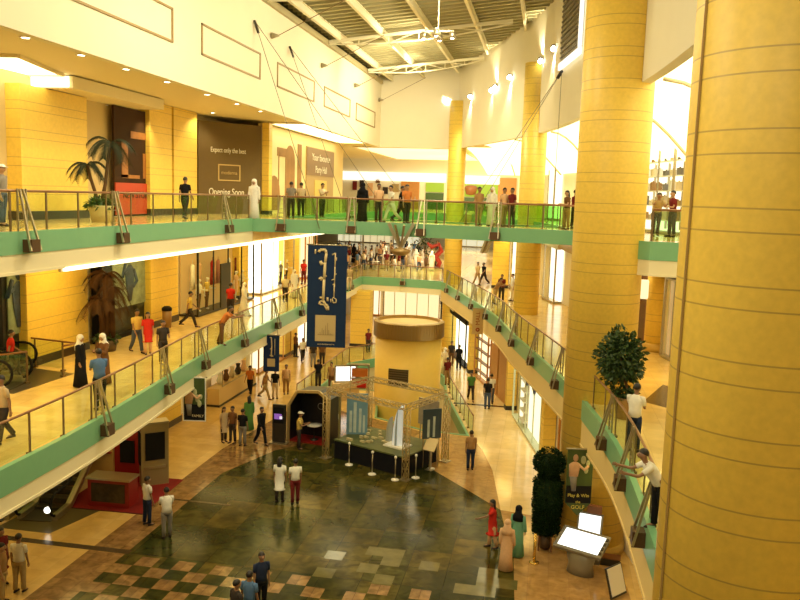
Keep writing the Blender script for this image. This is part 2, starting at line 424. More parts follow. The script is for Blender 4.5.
# ------------------------------------------------------------------ big walls
struct(MB().box((XL-.2, 24.4, (WBOT+20.2)/2), (.3, 73, 20.2-WBOT)), 'wall_left', WALL)
trim_n[0] += 1
pf = MB()
for y0, y1, in ((18.3, 26.2), (28.5, 34.65), (36.9, 43.0), (44.95, 51.05), (52.7, 58.6)):
    for (a, b, c, d) in ((y0, y1, 16.55, 16.62), (y0, y1, 17.62, 17.69), (y0, y0+.08, 16.55, 17.69), (y1-.08, y1, 16.55, 17.69)):
        pf.box((XL-.03, (a+b)/2, (c+d)/2), (.05, b-a, d-c))
struct(pf, f'trim_{trim_n[0]}', mat('panel_moulding', (.34, .22, .07), .5))
struct(MB().box((-9.9, 60.85, (WBOT+21.6)/2), (6.4, .4, 21.6-WBOT)), 'wall_far', WALL)
mb = MB(); mb.strip(WR, 0, .35, WBOT, 25.2); struct(mb, 'wall_right', WALL)
struct(MB().box((-8, -12, 7), (60, .3, 36)), 'wall_back', WALL)
# outer shells behind the galleries
for z0, z1 in ((0, 4.3), (L1, 9.45), (L2, CEIL2)):
    struct(MB().box((-18.45, 25, (z0+z1)/2), (.4, 74, z1-z0)), 'wall_shops_left', WALL if z0 < 10 else mat('tan_wall', (.62, .48, .22), .7))
struct(MB().strip(SLR, 0, .3, L1, 9.45), 'wall_shops_right', WALL)
struct(MB().strip(SLR, 0, .3, L2, CEIL2), 'wall_shops_right', WALL)
struct(MB().strip(SGR, .05, .35, 0, 4.3), 'wall_ground_right', WALL)
struct(MB().box((-8, 108, 7.3), (76, .3, 4.3)), 'wall_gallery_end', WALL)
struct(MB().box((-8, 84.5, 13), (76, .3, 5.3)), 'wall_upper_end', WALL)
struct(MB().box((-8, 76.3, 2.1), (76, .3, 4.2)), 'wall_ground_end', WALL)

# ------------------------------------------------------------------ ceilings
struct(MB().prism([(-45, -12), (XL-.35, -12), (XL-.35, 61), (-45, 61)], CEIL2, CEIL2+.2), 'ceiling', CEILM)
struct(MB().prism([(-45, 61.05), (30, 61.05), (30, 95), (-45, 95)], CEIL2, CEIL2+.2), 'ceiling', CEILM)
wr2 = offset(WR, .3)
struct(MB().prism([(-6.6, 61)]+wr2+[(30, -8), (30, 61)], CEIL2, CEIL2+.2), 'ceiling', CEILM)
struct(MB().box((-18.4, 29.7, 15.24), (3.5, 6.8, .42)), 'ceiling_drop', CEILM)
# roof: rising to the right
def rz_(x): return 20.0+(x+12.9)*.105
rf = MB()
def slope_box(mb, x0, x1, y0, y1, dz, t, mi=0):
    vs = []
    for x in (x0, x1):
        for y in (y0, y1):
            for k in (0, t): vs.append((x, y, rz_(x)+dz+k))
    mb.add(vs, [(0, 1, 3, 2), (4, 6, 7, 5), (0, 4, 5, 1), (2, 3, 7, 6), (0, 2, 6, 4), (1, 5, 7, 3)], mi)
slope_box(rf, -14, 12, -12, 61.2, .75, .15)
y = 4.0
while y < 60.6: slope_box(rf, -12.9, 11, y, y+.24, .50, .24, 1); y += .72
struct(rf, 'ceiling_roof', [ROOFP, ROOFS])
for k, x in enumerate((-12.0, -9.6, -7.0, -4.4, -1.8, .8, 3.4)):
    b = MB(); y1 = 60.6 if x < -7 else {-7.0: 60, -4.4: 54, -1.8: 48, .8: 37.5, 3.4: 17}[x]
    slope_box(b, x-.075, x+.075, 2, y1, .1, .07); slope_box(b, x-.025, x+.025, 2, y1, .17, .35); slope_box(b, x-.075, x+.075, 2, y1, .47, .05)
    tag(b.build('roof_beam', ROOFB), 'long cream steel beam running lengthwise under the slatted skylight roof', 'beam', 'lengthwise roof beams')
for k, y in enumerate((15, 25, 35, 45, 55)):
    t = thing('roof_truss', 'cream triangular steel truss spanning the skylight roof from wall to wall', 'truss', (-12.6, y, 20), group='cross roof trusses')
    xr = min(3.0, 3.6-(max(y-20, 0))*.24) if y < 46 else (-1.2-(y-46.7)*.42)
    xr = max(xr, -6.9); n = 6; dx = (xr+12.6)/n
    up = [(i*dx, 0, rz_(-12.6+i*dx)-20+.10) for i in range(n+1)]
    lo = [(i*dx, 0, rz_(-12.6+i*dx)-20-.05-.34*math.sin(PI*i/n)) for i in range(n+1)]
    a = MB(); a.bar(up[0], up[-1], .11, .16); a.build('top_chord', ROOFB, t)
    a = MB()
    for i in range(n): a.bar(lo[i], lo[i+1], .07)
    a.build('bottom_chord', ROOFB, t)
    a = MB()
    for i in range(1, n): a.bar(up[i], lo[i], .05)
    for i in range(n): a.bar(up[i+1] if i < n/2 else up[i], lo[i] if i < n/2 else lo[i+1], .045)
    a.build('web', ROOFB, t)
trim_n[0] += 1
mb = MB(); slope_box(mb, -12.92, -12.7, -10, 60.6, -.05, .3); struct(mb, f'trim_{trim_n[0]}', mat('gutter', (.45, .38, .2), .5))

# struts tying the roof to the left wall
for yy in (36.0, 44.2, 52.0, 59.6):
    t = thing('wall_strut', 'thin grey roof strut with a cone foot on the upper left wall', 'strut', (XL, yy, 18.7), group='roof struts on the left wall')
    MB().lathe([(0, 0), (.15, 0), (.035, .36), (0, .36)], n=10).build('cone_foot', mat('cone_grey', (.32, .27, .16), .5), t).rotation_euler = (0, PI/2, 0)
    MB().bar((.3, 0, 0), (3.4, .5, 1.7), .03).build('rod', POSTM, t)

# ------------------------------------------------------------------ columns
def column(x, y, r, z0, z1, label, n=64):
    t = thing('column', label, 'column', (x, y, z0))
    MB().lathe([(0, .35), (r, .35), (r, z1-z0), (0, z1-z0)], n=n).build('shaft', STONE, t)
    for p in t.children[0].data.polygons: p.use_smooth = abs(p.normal.z) < .5
    MB().lathe([(0, 0), (r+.05, 0), (r+.05, .3), (r, .36), (0, .36)], n=n).build('plinth', mat('column_base', (.62, .42, .10), .4), t)
    return t
cA = column(3.01, 11.4, 1.22, 0, 25, 'huge round stone clad column filling the right edge, nearest of all')
MB().box((-1.18, -.37, 12.6), (.03, .03, 24)).build('vertical_joint', mat('joint_dark', (.42, .27, .08), .5), cA)
column(1.98, 26.9, 1.13, 0, 25.2, 'broad round stone column standing behind the bushy tree, rising out of frame')
column(-.95, 45.9, .70, 0, 19.1, 'slim round stone column midway along the curved right wall, topped below a spotlight')
column(-6.85, 60.1, .66, 0, 18.7, 'slim round stone column at the far corner where right and end walls meet')
column(5.0, 36.4, .5, L1, 9.45, 'yellow pillar beside the brown shop door on the right middle gallery')
# stone piers along the left galleries
def pier(px0, px1, py, z0, z1, label):
    a, b = hit([(-17.7, -10), (-17.7, 62)], px0, py), hit([(-17.7, -10), (-17.7, 62)], px1, py)
    t = thing('stone_pier', label, 'pier', (-17.98, (a.y+b.y)/2, z0))
    w = b.y-a.y
    MB().box((0, 0, (z1-z0)/2), (.56, w, z1-z0)).build('shaft', STONE, t)
    MB().box((.02, 0, .15), (.60, w+.06, .3)).build('base', mat('dark_base', (.045, .028, .015), .35), t)
pier(22, 88, 180, L2, 15.0, 'wide bright stone pier behind the upper gallery palm')
pier(150, 172, 180, L2, 15.48, 'narrow stone pier under a downlight, left of the dark Opening Soon hoarding')
pier(174, 197, 180, L2, 15.48, 'plain stone pier touching the left edge of the Opening Soon hoarding')
pier(27, 88, 310, L1, 9.45, 'wide stone pier behind the brown palm on the middle left gallery')
pier(151, 178, 300, L1, 9.45, 'stone pier with dark base left of the glazed clothes shop')
pier(239, 248, 270, L1, 9.45, 'slim stone pier between clothes shop and the bright white shop')
pier(284, 299, 260, L1, 9.45, 'stone pier beyond the bright white shop on the middle left gallery')
pier(150, 181, 410, 0, 4.3, 'stone pier with black base under the middle left gallery beside the poster')
pier(224, 246, 360, 0, 4.3, 'stone pier on the ground floor behind the display counter')
pier(285, 297, 345, 0, 4.3, 'stone pier on the ground floor right of the small navy banner')

# ------------------------------------------------------------------ railings
def railing(path, z, label, inset=.12, step=1.45, stays=(), void=-1, glass=GLASS, h=1.05):
    p2 = offset(path, -inset*void); mid = p2[len(p2)//2]
    t = thing('glass_railing', label, 'railing', (mid[0], mid[1], z))
    o = Vector((mid[0], mid[1], z))
    W = walk(p2, step)
    pts = [Vector((p.x, p.y, z+h))-o for p, _ in walk(p2, .6)]
    MB().tube(pts, .035, 8).build('handrail', RAILW, t)
    post = MB().box((0, 0, h/2), (.06, .03, h)).box((0, 0, .03), (.14, .12, .06))
    pm = None
    for i, (p, d) in enumerate(W):
        if pm is None: q = post.build('post', POSTM, t); pm = q.data
        else: q = bpy.data.objects.new('post', pm); COL.objects.link(q); q.parent = t
        q.location = Vector((p.x, p.y, z))-o; q.rotation_euler = (0, 0, math.atan2(d.y, d.x))
    for (p, d), (q, e) in zip(W, W[1:]):
        a = Vector((p.x, p.y, 0))-Vector((o.x, o.y, 0)); b = Vector((q.x, q.y, 0))-Vector((o.x, o.y, 0))
        u = (b-a).normalized(); g = MB(); a2, b2 = a+u*.05, b-u*.05
        g.bar((a2.x, a2.y, (h+.04)/2), (b2.x, b2.y, (h+.04)/2), .014, h-.14); g.build('glass_panel', glass, t)
    P = Vector((0, 0))
    for s in stays:
        (p, d), = walk(p2, 1e9, s, s)[:1]
        nrm = Vector((d.y, -d.x))*(-void)           # towards the void
        st = MB(); c = Vector((p.x, p.y, z))-o; d3 = Vector((d.x, d.y, 0)); n3 = Vector((nrm.x, nrm.y, 0))
        for k in (-.17, .17): st.bar(c+d3*k+n3*.06+Vector((0, 0, -.05)), c+d3*k+n3*.06+Vector((0, 0, h+.06)), .045, .03)
        for k in (-1, 1): st.bar(c+d3*.06*k+n3*.05+Vector((0, 0, h+.05)), c+d3*.20*k+n3*.42+Vector((0, 0, -.42)), .05, .05)
        for k in range(5): st.bar(c+d3*-.17+n3*.06+Vector((0, 0, .15+k*.19)), c+d3*.17+n3*.06+Vector((0, 0, .15+k*.19)), .02)
        so = st.build('stay', STEEL, t)
        b = MB(); b.bar(c+n3*.22+Vector((0, 0, -.46)), c+n3*.22+Vector((0, 0, -.14)), .42, .34)
        b.build('bracket', mat('stay_bracket', (.10, .05, .02), .4, .2), so)
    return t
def sub(path, y0, y1): return [p for p in path if y0 <= p[1] <= y1]
railing(sub(E1L, 6, 62), L1, 'curved glass railing along the left edge of the middle gallery', stays=[11.9, 16.7, 20.7, 25.5, 30.6, 35.2, 39.8, 44.4, 49])
railing([E1L[-1]]+E1F[1:], L1, 'short glass railing across the far end of the middle gallery', stays=[3.4])
B0 = [p for p in E1R if p[1] > 28.4]; B1 = [p for p in E1R if 5 < p[1] < 25.4]
railing(B0, L1, 'glass railing on the middle right gallery beyond the broad round column', stays=[3+4.2*i for i in range(8)])
railing(B1, L1, 'glass railing on the middle right gallery where white shirted men lean', stays=[2.6+3.2*i for i in range(4)])
railing([(XL, 6), (XL, 33.6)], L2, 'straight glass railing along the upper left gallery', stays=[12.0, 16.4, 24.7], glass=GLASS)
railing(BRF, L2, 'glass railing on the near side of the suspended bridge', stays=[1.3, 4.4, 7.6, 10.9], glass=GREENGL)
railing(list(reversed(BRB)), L2, 'green glass railing on the far side of the suspended bridge', stays=[], glass=GREENGL)
railing(E2R[2:], L2, 'short green glass railing right of the broad round column on the upper gallery', stays=[], glass=GREENGL)
railing([(XL, 39.2), (XL, 60.8)], L2, 'glass railing along the upper left gallery beyond the bridge', stays=[4, 12])
railing([(-5.6, 60.8), (-2.2, 50), (-.3, 44), (.6, 38.6)], L2, 'glass railing along the upper right gallery beyond the bridge', stays=[], glass=GREENGL)
railing(VOID[:6]+VOID[6:8], G, 'glass railing around the ground floor opening behind the exhibition stand', inset=.15, void=-1, stays=[])

# bridge cables
def cable(name, a, pts, label):
    t = thing(name, label, 'cable', a)
    d = Vector(pts[0])-Vector(a)
    MB().bar((0, 0, 0), d.normalized()*.55, .13, .09).build('anchor_fork', DARKM, t)
    for p in pts: MB().tube([(0, 0, 0), Vector(p)-Vector(a)], .015, 6).build('rod', mat('cable_steel', (.30, .26, .17), .4, .6), t)
cable('bridge_stay', (XL, 33.8, 18.9), [(-9.8, 34.0, 10.1), (-6.6, 36.5, 9.9)], 'pair of steel rods from the nearer anchor on the upper left wall to the bridge')
cable('bridge_stay', (XL, 38.6, 18.7), [(-9.6, 38.9, 10.1), (-5.2, 37, 9.9)], 'pair of steel rods from the farther anchor on the upper left wall to the bridge')
pR = hit(WR, 564, 71); pR.x -= .1
cable('bridge_stay', pR, [(-3.6, 34.0, 9.9), (-4.4, 38.8, 10.1), (.2, 33.2, 10.1)], 'fan of steel rods from the anchor on the curved right wall down to the bridge')
hb = thing('cable_bracket', 'splayed steel bracket with bowl hanging under the middle of the bridge', 'bracket', (-6.2, 34.2, 9.9))
m = MB()
for k in (-1, 1):
    m.bar((0, 0, -.5), (.55*k, 0, .55), .1, .14); m.bar((0, 0, -.5), (.2*k, -.4, .5), .08)
m.build('arms', STEEL, hb)
MB().lathe([(0, -.85), (.25, -.82), (.42, -.68), (.45, -.6), (.15, -.5), (0, -.45)], n=20).build('bowl', mat('tan_bowl', (.45, .30, .12), .4, .4), hb)
hb = thing('bridge_prop', 'slanted steel prop under the right half of the bridge', 'bracket', (-2.3, 34.0, 9.9))
MB().bar((-.35, 0, -.55), (.1, -.2, .75), .2, .1).bar((-.2, 0, -.55), (.32, -.2, .75), .08, .1).build('plate', STEEL, hb)

# ------------------------------------------------------------------ people
def skin_mesh(nodes, edges, root, name, lev=1):
    me = bpy.data.meshes.new(name); me.from_pydata([n[0] for n in nodes], edges, []); o = bpy.data.objects.new(name, me); COL.objects.link(o)
    md = o.modifiers.new('s', 'SKIN'); md.use_smooth_shade = True
    sv = me.skin_vertices[0].data
    for i, n in enumerate(nodes): sv[i].radius = (n[1], n[1] if len(n) < 3 else n[2]); sv[i].use_root = (i == root)
    ss = o.modifiers.new('d', 'SUBSURF'); ss.levels = lev; ss.render_levels = lev
    dg = bpy.context.evaluated_depsgraph_get(); dg.update()
    out = bpy.data.meshes.new_from_object(o.evaluated_get(dg)); COL.objects.unlink(o); bpy.data.objects.remove(o); bpy.data.meshes.remove(me)
    out.name = name; return out
EYE = mat('eye_dark', (.02, .015, .01), .3); LIP = mat('lip', (.25, .09, .06), .5)
def rad(a): return math.radians(a)
POSES = {  # lean, hip L/R, knee L/R, shoulder L/R, elbow L/R, abduction L/R
 'stand':  (0, 2, -3, 2, 2, 4, -4, 12, 14, 7, 7),
 'relax':  (2, 6, -2, 8, 2, -6, 20, 10, 75, 9, 6),
 'walk':   (4, 26, -20, 10, 26, -22, 22, 14, 28, 5, 5),
 'stroll': (2, -14, 16, 18, 6, 16, -14, 24, 12, 6, 6),
 'hold':   (3, 3, -3, 3, 2, 22, 26, 88, 84, 4, 4),
 'fold':   (0, 2, -4, 2, 3, 28, 26, 105, 108, 2, 2),
 'lean':   (34, 2, -8, 2, 10, 62, 58, 42, 46, 8, 8),
 'point':  (2, 8, -8, 6, 8, -4, 58, 12, 18, 6, 10),
}
PROTO = {}
def proto(pose):
    if pose in PROTO: return PROTO[pose]
    ln, hl, hr, kl, kr, sl, sr, el, er, al, ar = POSES[pose]
    up = Vector((0, -math.sin(rad(ln)), math.cos(rad(ln))))
    pel = Vector((0, 0, .95)); J = {}
    J['waist'] = pel+up*.13; J['chest'] = pel+up*.33; J['upper'] = pel+up*.46; J['neck'] = pel+up*.55
    hu = (up+Vector((0, -.06, .35))).normalized() if ln < 20 else (up+Vector((0, 0, .9))).normalized()
    J['jaw'] = J['neck']+hu*.075+Vector((0, -.015, 0)); J['head'] = J['jaw']+hu*.085; J['top'] = J['head']+hu*.075
    low = 9
    for s, n, h, k in ((-1, 'L', hl, kl), (1, 'R', hr, kr)):
        J['hip'+n] = pel+Vector((.095*s, 0, -.04))
        J['knee'+n] = J['hip'+n]+.42*Vector((.02*s, -math.sin(rad(h)), -math.cos(rad(h))))
        a = rad(h-k); J['ank'+n] = J['knee'+n]+.41*Vector((.01*s, -math.sin(a), -math.cos(a)))
        J['toe'+n] = J['ank'+n]+Vector((.02*s, -.15, -.045)); low = min(low, J['ank'+n].z)
    for s, n, sh, e, ab in ((-1, 'L', sl, el, al), (1, 'R', sr, er, ar)):
        J['sho'+n] = J['upper']+Vector((.18*s, 0, -.01))
        t = rad(sh+ln*.0); u = Vector((s*math.sin(rad(ab)), -math.sin(t)*math.cos(rad(ab)), -math.cos(t)*math.cos(rad(ab))))
        J['elb'+n] = J['sho'+n]+u*.29
        t2 = rad(sh+e); inw = -.35*s if e > 60 else .04*s
        f = Vector((inw, -math.sin(t2), -math.cos(t2))).normalized()
        if pose == 'fold': f = (f+Vector((-.55*s, 0, 0))).normalized()
        J['wri'+n] = J['elb'+n]+f*.255; J['fd'+n] = f
    dz = .085-low
    for k in J:
        if not k.startswith('fd'): J[k] = J[k]+Vector((0, 0, dz))
    pel = pel+Vector((0, 0, dz))
    nodes = []; edges = []; idx = {}
    def nd(key, p, r, par=None, r2=None):
        idx[key] = len(nodes); nodes.append((tuple(p), r) if r2 is None else (tuple(p), r, r2))
        if par is not None: edges.append((idx[par], idx[key]))
    nd('pel', pel, .115); nd('waist', J['waist'], .10, 'pel'); nd('chest', J['chest'], .115, 'waist'); nd('upper', J['upper'], .085, 'chest')
    nd('neck', J['neck'], .047, 'upper'); nd('jaw', J['jaw'], .074, 'neck'); nd('head', J['head'], .106, 'jaw'); nd('top', J['top'], .082, 'head')
    nd('nose', J['head']+Vector((0, -.128, -.03)), .020, 'head')
    for s, n in ((-1, 'L'), (1, 'R')):
        nd('ear'+n, J['head']+Vector((.098*s, .005, -.015)), .017, 'head')
        nd('hip'+n, J['hip'+n]+Vector((0, 0, -.05)), .08, 'pel'); nd('thi'+n, J['hip'+n].lerp(J['knee'+n], .5), .068, 'hip'+n); nd('knee'+n, J['knee'+n], .052, 'thi'+n)
        nd('calf'+n, J['knee'+n].lerp(J['ank'+n], .35), .052, 'knee'+n); nd('ank'+n, J['ank'+n], .036, 'calf'+n); nd('toe'+n, J['toe'+n], .03, 'ank'+n)
        nd('sho'+n, J['sho'+n]-Vector((0, 0, .012)), .044, 'upper'); nd('elb'+n, J['elb'+n], .038, 'sho'+n); nd('wri'+n, J['wri'+n], .026, 'elb'+n)
        f = J['fd'+n]; pa = J['wri'+n]+f*.055; nd('palm'+n, pa, .030, 'wri'+n)
        v = f.cross(Vector((1, 0, 0))).normalized(); w = Vector((-s, 0, 0))
        for q, (o, l) in enumerate(((-.030, .070), (-.010, .082), (.010, .078), (.029, .062))):
            b = pa+v*o+f*.035; nd(f'f{q}a{n}', b, .0095, 'palm'+n); nd(f'f{q}b{n}', b+f*l*.55+w*.010, .0085, f'f{q}a{n}'); nd(f'f{q}c{n}', b+f*l*.9+w*.032, .007, f'f{q}b{n}')
        tb = pa-v*.03-f*.02; nd('ta'+n, tb-v*.012+w*.012, .0105, 'palm'+n); nd('tb'+n, tb-v*.028+f*.045+w*.02, .009, 'ta'+n)
    body = skin_mesh(nodes, edges, 0, 'person_body_'+pose)
    # eyes and mouth belong to the same skin mesh
    bm = bmesh.new(); bm.from_mesh(body); n0 = len(bm.faces)
    for s in (-1, 1):
        r = bmesh.ops.create_uvsphere(bm, u_segments=8, v_segments=6, radius=.013); bmesh.ops.translate(bm, verts=r['verts'], vec=J['head']+Vector((.034*s, -.084, .008)))
    bm.faces.ensure_lookup_table(); n1 = len(bm.faces)
    r = bmesh.ops.create_uvsphere(bm, u_segments=8, v_segments=6, radius=.012)
    for v in r['verts']: v.co = Vector((v.co.x*2, v.co.y, v.co.z*.6))+J['head']+Vector((0, -.086, -.066))
    bm.faces.ensure_lookup_table()
    for i in range(n0, n1): bm.faces[i].material_index = 1
    for i in range(n1, len(bm.faces)): bm.faces[i].material_index = 2
    for f_ in bm.faces: f_.smooth = True
    bm.to_mesh(body); bm.free()
    P = {'body': body}
    # clothes
    def fin(mb, name):
        o = mb.build(name, WHITEP); me = o.data; COL.objects.unlink(o); bpy.data.objects.remove(o); return me
    def torso(mb, hem=.03):
        mb.loft([(pel-up*hem, .178, .135, up), (J['waist'], .158, .122, up), (J['chest'], .185, .138, up), (J['upper']-up*.02, .192, .115, up), (J['upper']+up*.05, .105, .078, up), (J['neck']-up*.01, .064, .062, up)], 16)
    def arm(mb, n, frac, r0=.070, r1=.057):
        a, b, c = J['sho'+n], J['elb'+n], J['wri'+n]
        if frac <= 1: mb.tube([a.lerp(J['upper'], .35)+Vector((0, 0, .0)), a+Vector((0, 0, .006)), a.lerp(b, frac*.5), a.lerp(b, frac)], [r0, r0, r0*.92, r1], 10)
        else: mb.tube([a.lerp(J['upper'], .35), a+Vector((0, 0, .006)), a.lerp(b, .5), b, b.lerp(c, (frac-1)*.5), b.lerp(c, frac-1)], [r0, r0, r0*.9, r1*1.02, r1*.92, r1*.85], 10)
    for nm, fr in (('tee', .62), ('longsleeve', 1.92)):
        mb = MB(); torso(mb)
        for n in 'LR': arm(mb, n, fr)
        P[nm] = fin(mb, 'shirt_'+nm+pose)
    mb = MB()
    mb.loft([(pel+up*.04, .168, .128, up), (pel-Vector((0, 0, .04)), .182, .138, (0, 0, 1)), (pel-Vector((0, 0, .12)), .165, .125, (0, 0, 1))], 16)
    for n in 'LR':
        h, k, a = J['hip'+n], J['knee'+n], J['ank'+n]
        mb.tube([h+Vector((0, 0, .0)), h.lerp(k, .3), h.lerp(k, .7), k, k.lerp(a, .4), a+Vector((0, 0, .02))], [.10, .10, .085, .074, .070, .066], 12)
    P['trousers'] = fin(mb, 'trousers_'+pose)
    mb = MB()
    for n in 'LR':
        a = J['ank'+n]; mb.loft([(a+Vector((0, .05, -.045)), .032, .035, (0, -1, 0)), (a+Vector((0, .0, -.038)), .046, .046, (0, -1, 0)), (a+Vector((0, -.09, -.052)), .05, .034, (0, -1, 0)), (a+Vector((0, -.17, -.062)), .042, .022, (0, -1, 0)), (a+Vector((0, -.20, -.066)), .018, .012, (0, -1, 0))], 10)
    P['shoes'] = fin(mb, 'shoes_'+pose)
    hd = J['head']
    def crown(mb, k):                       # hair cap, low at the nape and high over the brow
        n0 = len(mb.v); mb.ell((0, 0, 0), (.096*k, .108*k, .106*k), 18, 9, 0, 0, PI*.52)
        q = Matrix.Rotation(rad(-24), 3, 'X')
        for i in range(n0, len(mb.v)): mb.v[i] = tuple(hd+Vector((0, .016, .016))+q @ Vector(mb.v[i]))
    mb = MB(); crown(mb, 1.0); P['hair'] = fin(mb, 'hair_'+pose)
    mb = MB(); crown(mb, 1.03)
    mb.loft([(hd+Vector((0, .06, .02)), .098, .06, (0, 0, 1)), (hd+Vector((0, .085, -.12)), .10, .045, (0, 0, 1)), (hd+Vector((0, .10, -.30)), .085, .035, (0, 0, 1)), (hd+Vector((0, .10, -.38)), .05, .02, (0, 0, 1))], 12); P['longhair'] = fin(mb, 'longhair_'+pose)
    mb = MB(); mb.ell(hd+Vector((0, .02, .022)), (.116, .116, .120), 16, 10, 0, 0, PI*.72)
    mb.loft([(hd+Vector((0, .045, .0)), .112, .075, (0, 0, 1)), (hd+Vector((0, .05, -.12)), .125, .085, (0, 0, 1)), (J['upper']+Vector((0, .04, .02)), .20, .12, (0, 0, 1)), (J['upper']+Vector((0, .05, -.14)), .19, .11, (0, 0, 1))], 14); P['headscarf'] = fin(mb, 'scarf_'+pose)
    mb = MB(); mb.ell(hd+Vector((0, .012, .045)), (.108, .116, .085), 16, 6, 0, 0, PI*.5); mb.loft([(hd+Vector((0, -.06, .05)), .09, .012, (0, -1, 0)), (hd+Vector((0, -.17, .04)), .06, .008, (0, -1, 0))], 12); P['cap'] = fin(mb, 'cap_'+pose)
    fx = (J['ankL']+J['ankR'])/2
    def gown(mb, bottom, w):
        c = Vector((0, fx.y*.7, bottom)); m_ = Vector((0, fx.y*.4, .55))
        mb.loft([(c, w, w*.82+abs(J['ankL'].y-J['ankR'].y)*.35, (0, 0, 1)), (m_, w*.80, w*.68, (0, 0, 1)), (pel, .20, .155, up), (J['waist'], .168, .13, up), (J['chest'], .19, .142, up), (J['upper']-up*.02, .196, .12, up), (J['upper']+up*.05, .11, .08, up), (J['neck'], .062, .06, up)], 18)
    mb = MB(); gown(mb, .05, .26)
    for n in 'LR': arm(mb, n, 1.9, .08, .075)
    P['robe'] = fin(mb, 'robe_'+pose)
    mb = MB(); gown(mb, .52, .225)
    for n in 'LR': arm(mb, n, .7)
    P['tunic'] = fin(mb, 'tunic_'+pose)
    PROTO[pose] = P; return P

CLOTH = {}
PAL = dict(white=(.80, .78, .70), cream=(.72, .60, .38), black=(.010, .010, .012), navy=(.02, .03, .07), blue=(.10, .19, .36), red=(.55, .03, .02), orange=(.60, .20, .05), pink=(.62, .25, .20), peach=(.72, .45, .26),
           yellow=(.72, .52, .14), green=(.10, .25, .06), darkgreen=(.02, .09, .04), teal=(.16, .40, .28), grey=(.22, .20, .17), dark=(.045, .035, .03), brown=(.16, .075, .03), khaki=(.40, .29, .13), jean=(.07, .09, .15), beige=(.55, .42, .25), maroon=(.16, .02, .02), tan=(.38, .22, .09))
def cloth(c):
    if c not in CLOTH: CLOTH[c] = mat('cloth_'+c, PAL[c], .85, var=.15, scale=14)
    return CLOTH[c]
SKINS = [mat('skin_a', (.42, .24, .13), .55), mat('skin_b', (.30, .16, .085), .55), mat('skin_c', (.52, .31, .18), .55)]
HAIRM = mat('hair_black', (.012, .009, .008), .5)
def inst(name, me, mats, parent):
    o = bpy.data.objects.new(name, me); COL.objects.link(o)
    while len(me.materials) < len(mats): me.materials.append(mats[len(me.materials)])
    for i, m in enumerate(mats):
        o.material_slots[i].link = 'OBJECT'; o.material_slots[i].material = m
    if parent: o.parent = parent
    return o
def person(loc, face, label, top='tee', tc='white', bot='trousers', bc='jean', head='hair', hc=None, pose='stand', h=1.72, skin=0, group=None, cam_rel=True):
    P = proto(pose)
    o = inst('person', P['body'], [SKINS[skin], EYE, LIP], None)
    o.location = loc; o.rotation_euler = (0, 0, (facing_cam(loc) if cam_rel else 0)+rad(face)); k = h/1.735; o.scale = (k, k, k)
    tag(o, label, 'person', group)
    if top in ('tee', 'longsleeve'):
        inst('shirt', P[top], [cloth(tc)], o); inst('trousers', P['trousers'], [cloth(bc)], o)
    elif top == 'robe': inst('robe', P['robe'], [cloth(tc)], o)
    else:
        inst('tunic', P['tunic'], [cloth(tc)], o); inst('trousers', P['trousers'], [cloth(bc)], o)
    inst('shoes', P['shoes'], [cloth('dark')], o)
    inst({'hair': 'hair', 'longhair': 'hair', 'headscarf': 'headscarf', 'cap': 'cap'}[head], P[head], [HAIRM if head in ('hair', 'longhair') and not hc else cloth(hc or 'white')], o)
    if head == 'cap': inst('hair', P['hair'], [HAIRM], o)
    return o
def pp(px, py, z, *a, **k): return person(at(px, py, z), *a, **k)

# ------------------------------------------------------------------ the people, floor by floor
# upper gallery and bridge
pp(185, 219, L2, 150, 'person in dark shirt walking along upper gallery in front of stone pier', tc='black', bc='dark', pose='stroll', skin=1)
pp(254, 219.5, L2, -20, 'person in white headscarf and robe by the right end of the Opening Soon hoarding', top='robe', tc='white', head='headscarf', pose='stand')
pp(3, 226, L2, 60, 'person in white cap at the left edge of the photo on the upper gallery', tc='grey', head='cap', hc='white', pose='stand')
pp(291, 218, L2, 170, 'person in grey shirt facing the poster wall beyond the bridge, left of two', tc='grey', bc='dark', skin=1)
pp(301, 217.5, L2, 190, 'person in beige shirt facing the poster wall beyond the bridge, right of two', tc='beige', bc='dark', skin=1)
pp(322, 218, L2, 40, 'dark haired person in cream top in front of brown hoarding panel on upper gallery', tc='cream', bc='dark', pose='fold')
pp(362, 222.3, L2, 160, 'person in black robe standing at middle of upper gallery by the bridge', top='robe', tc='black', head='headscarf', hc='black')
pp(378, 222.6, L2, 20, 'person in peach shirt beyond the bridge right of the black robed one', tc='peach', bc='dark', skin=1)
pp(391, 223, L2, -60, 'person in white shirt walking beyond the bridge left of the brown door', tc='white', bc='white', pose='walk')
pp(400.5, 223.0, L2, 90, 'person in black shirt walking beyond the bridge left of the brown door', tc='black', bc='dark', pose='walk', skin=1)
pp(406, 223.5, L2, 30, 'person in orange shirt in front of brown door beyond the bridge', tc='orange', bc='dark')
pp(478, 225.6, L2, 30, 'person in tan shirt before the green shop sign, leftmost of that group', tc='tan', bc='khaki', skin=1)
pp(491, 226, L2, -30, 'person in white robe and headscarf before the green shop sign', top='robe', tc='white', head='headscarf')
pp(503, 226.4, L2, 40, 'person in peach shirt right of the white robed one by the green sign', tc='peach', bc='khaki', skin=1)
pp(511, 226.8, L2, -50, 'person in maroon shirt rightmost of the group near the green shop sign', tc='maroon', bc='dark', skin=1)
pp(566, 229.5, L2, -60, 'long haired woman in brown top at bridge end touching the broad column', tc='brown', bc='tan', head='longhair', pose='relax', h=1.66)
pp(573.5, 229, L2, 120, 'person in dark red half hidden by the broad column at the bridge end', tc='maroon', bc='dark', skin=1)
pp(655, 236.5, L2, 10, 'person in grey top and dark trousers left of two behind short green railing', tc='khaki', bc='dark', pose='lean', skin=1)
pp(671, 237, L2, -60, 'person in dark maroon shirt right of two behind short green railing', tc='maroon', bc='dark', pose='relax')
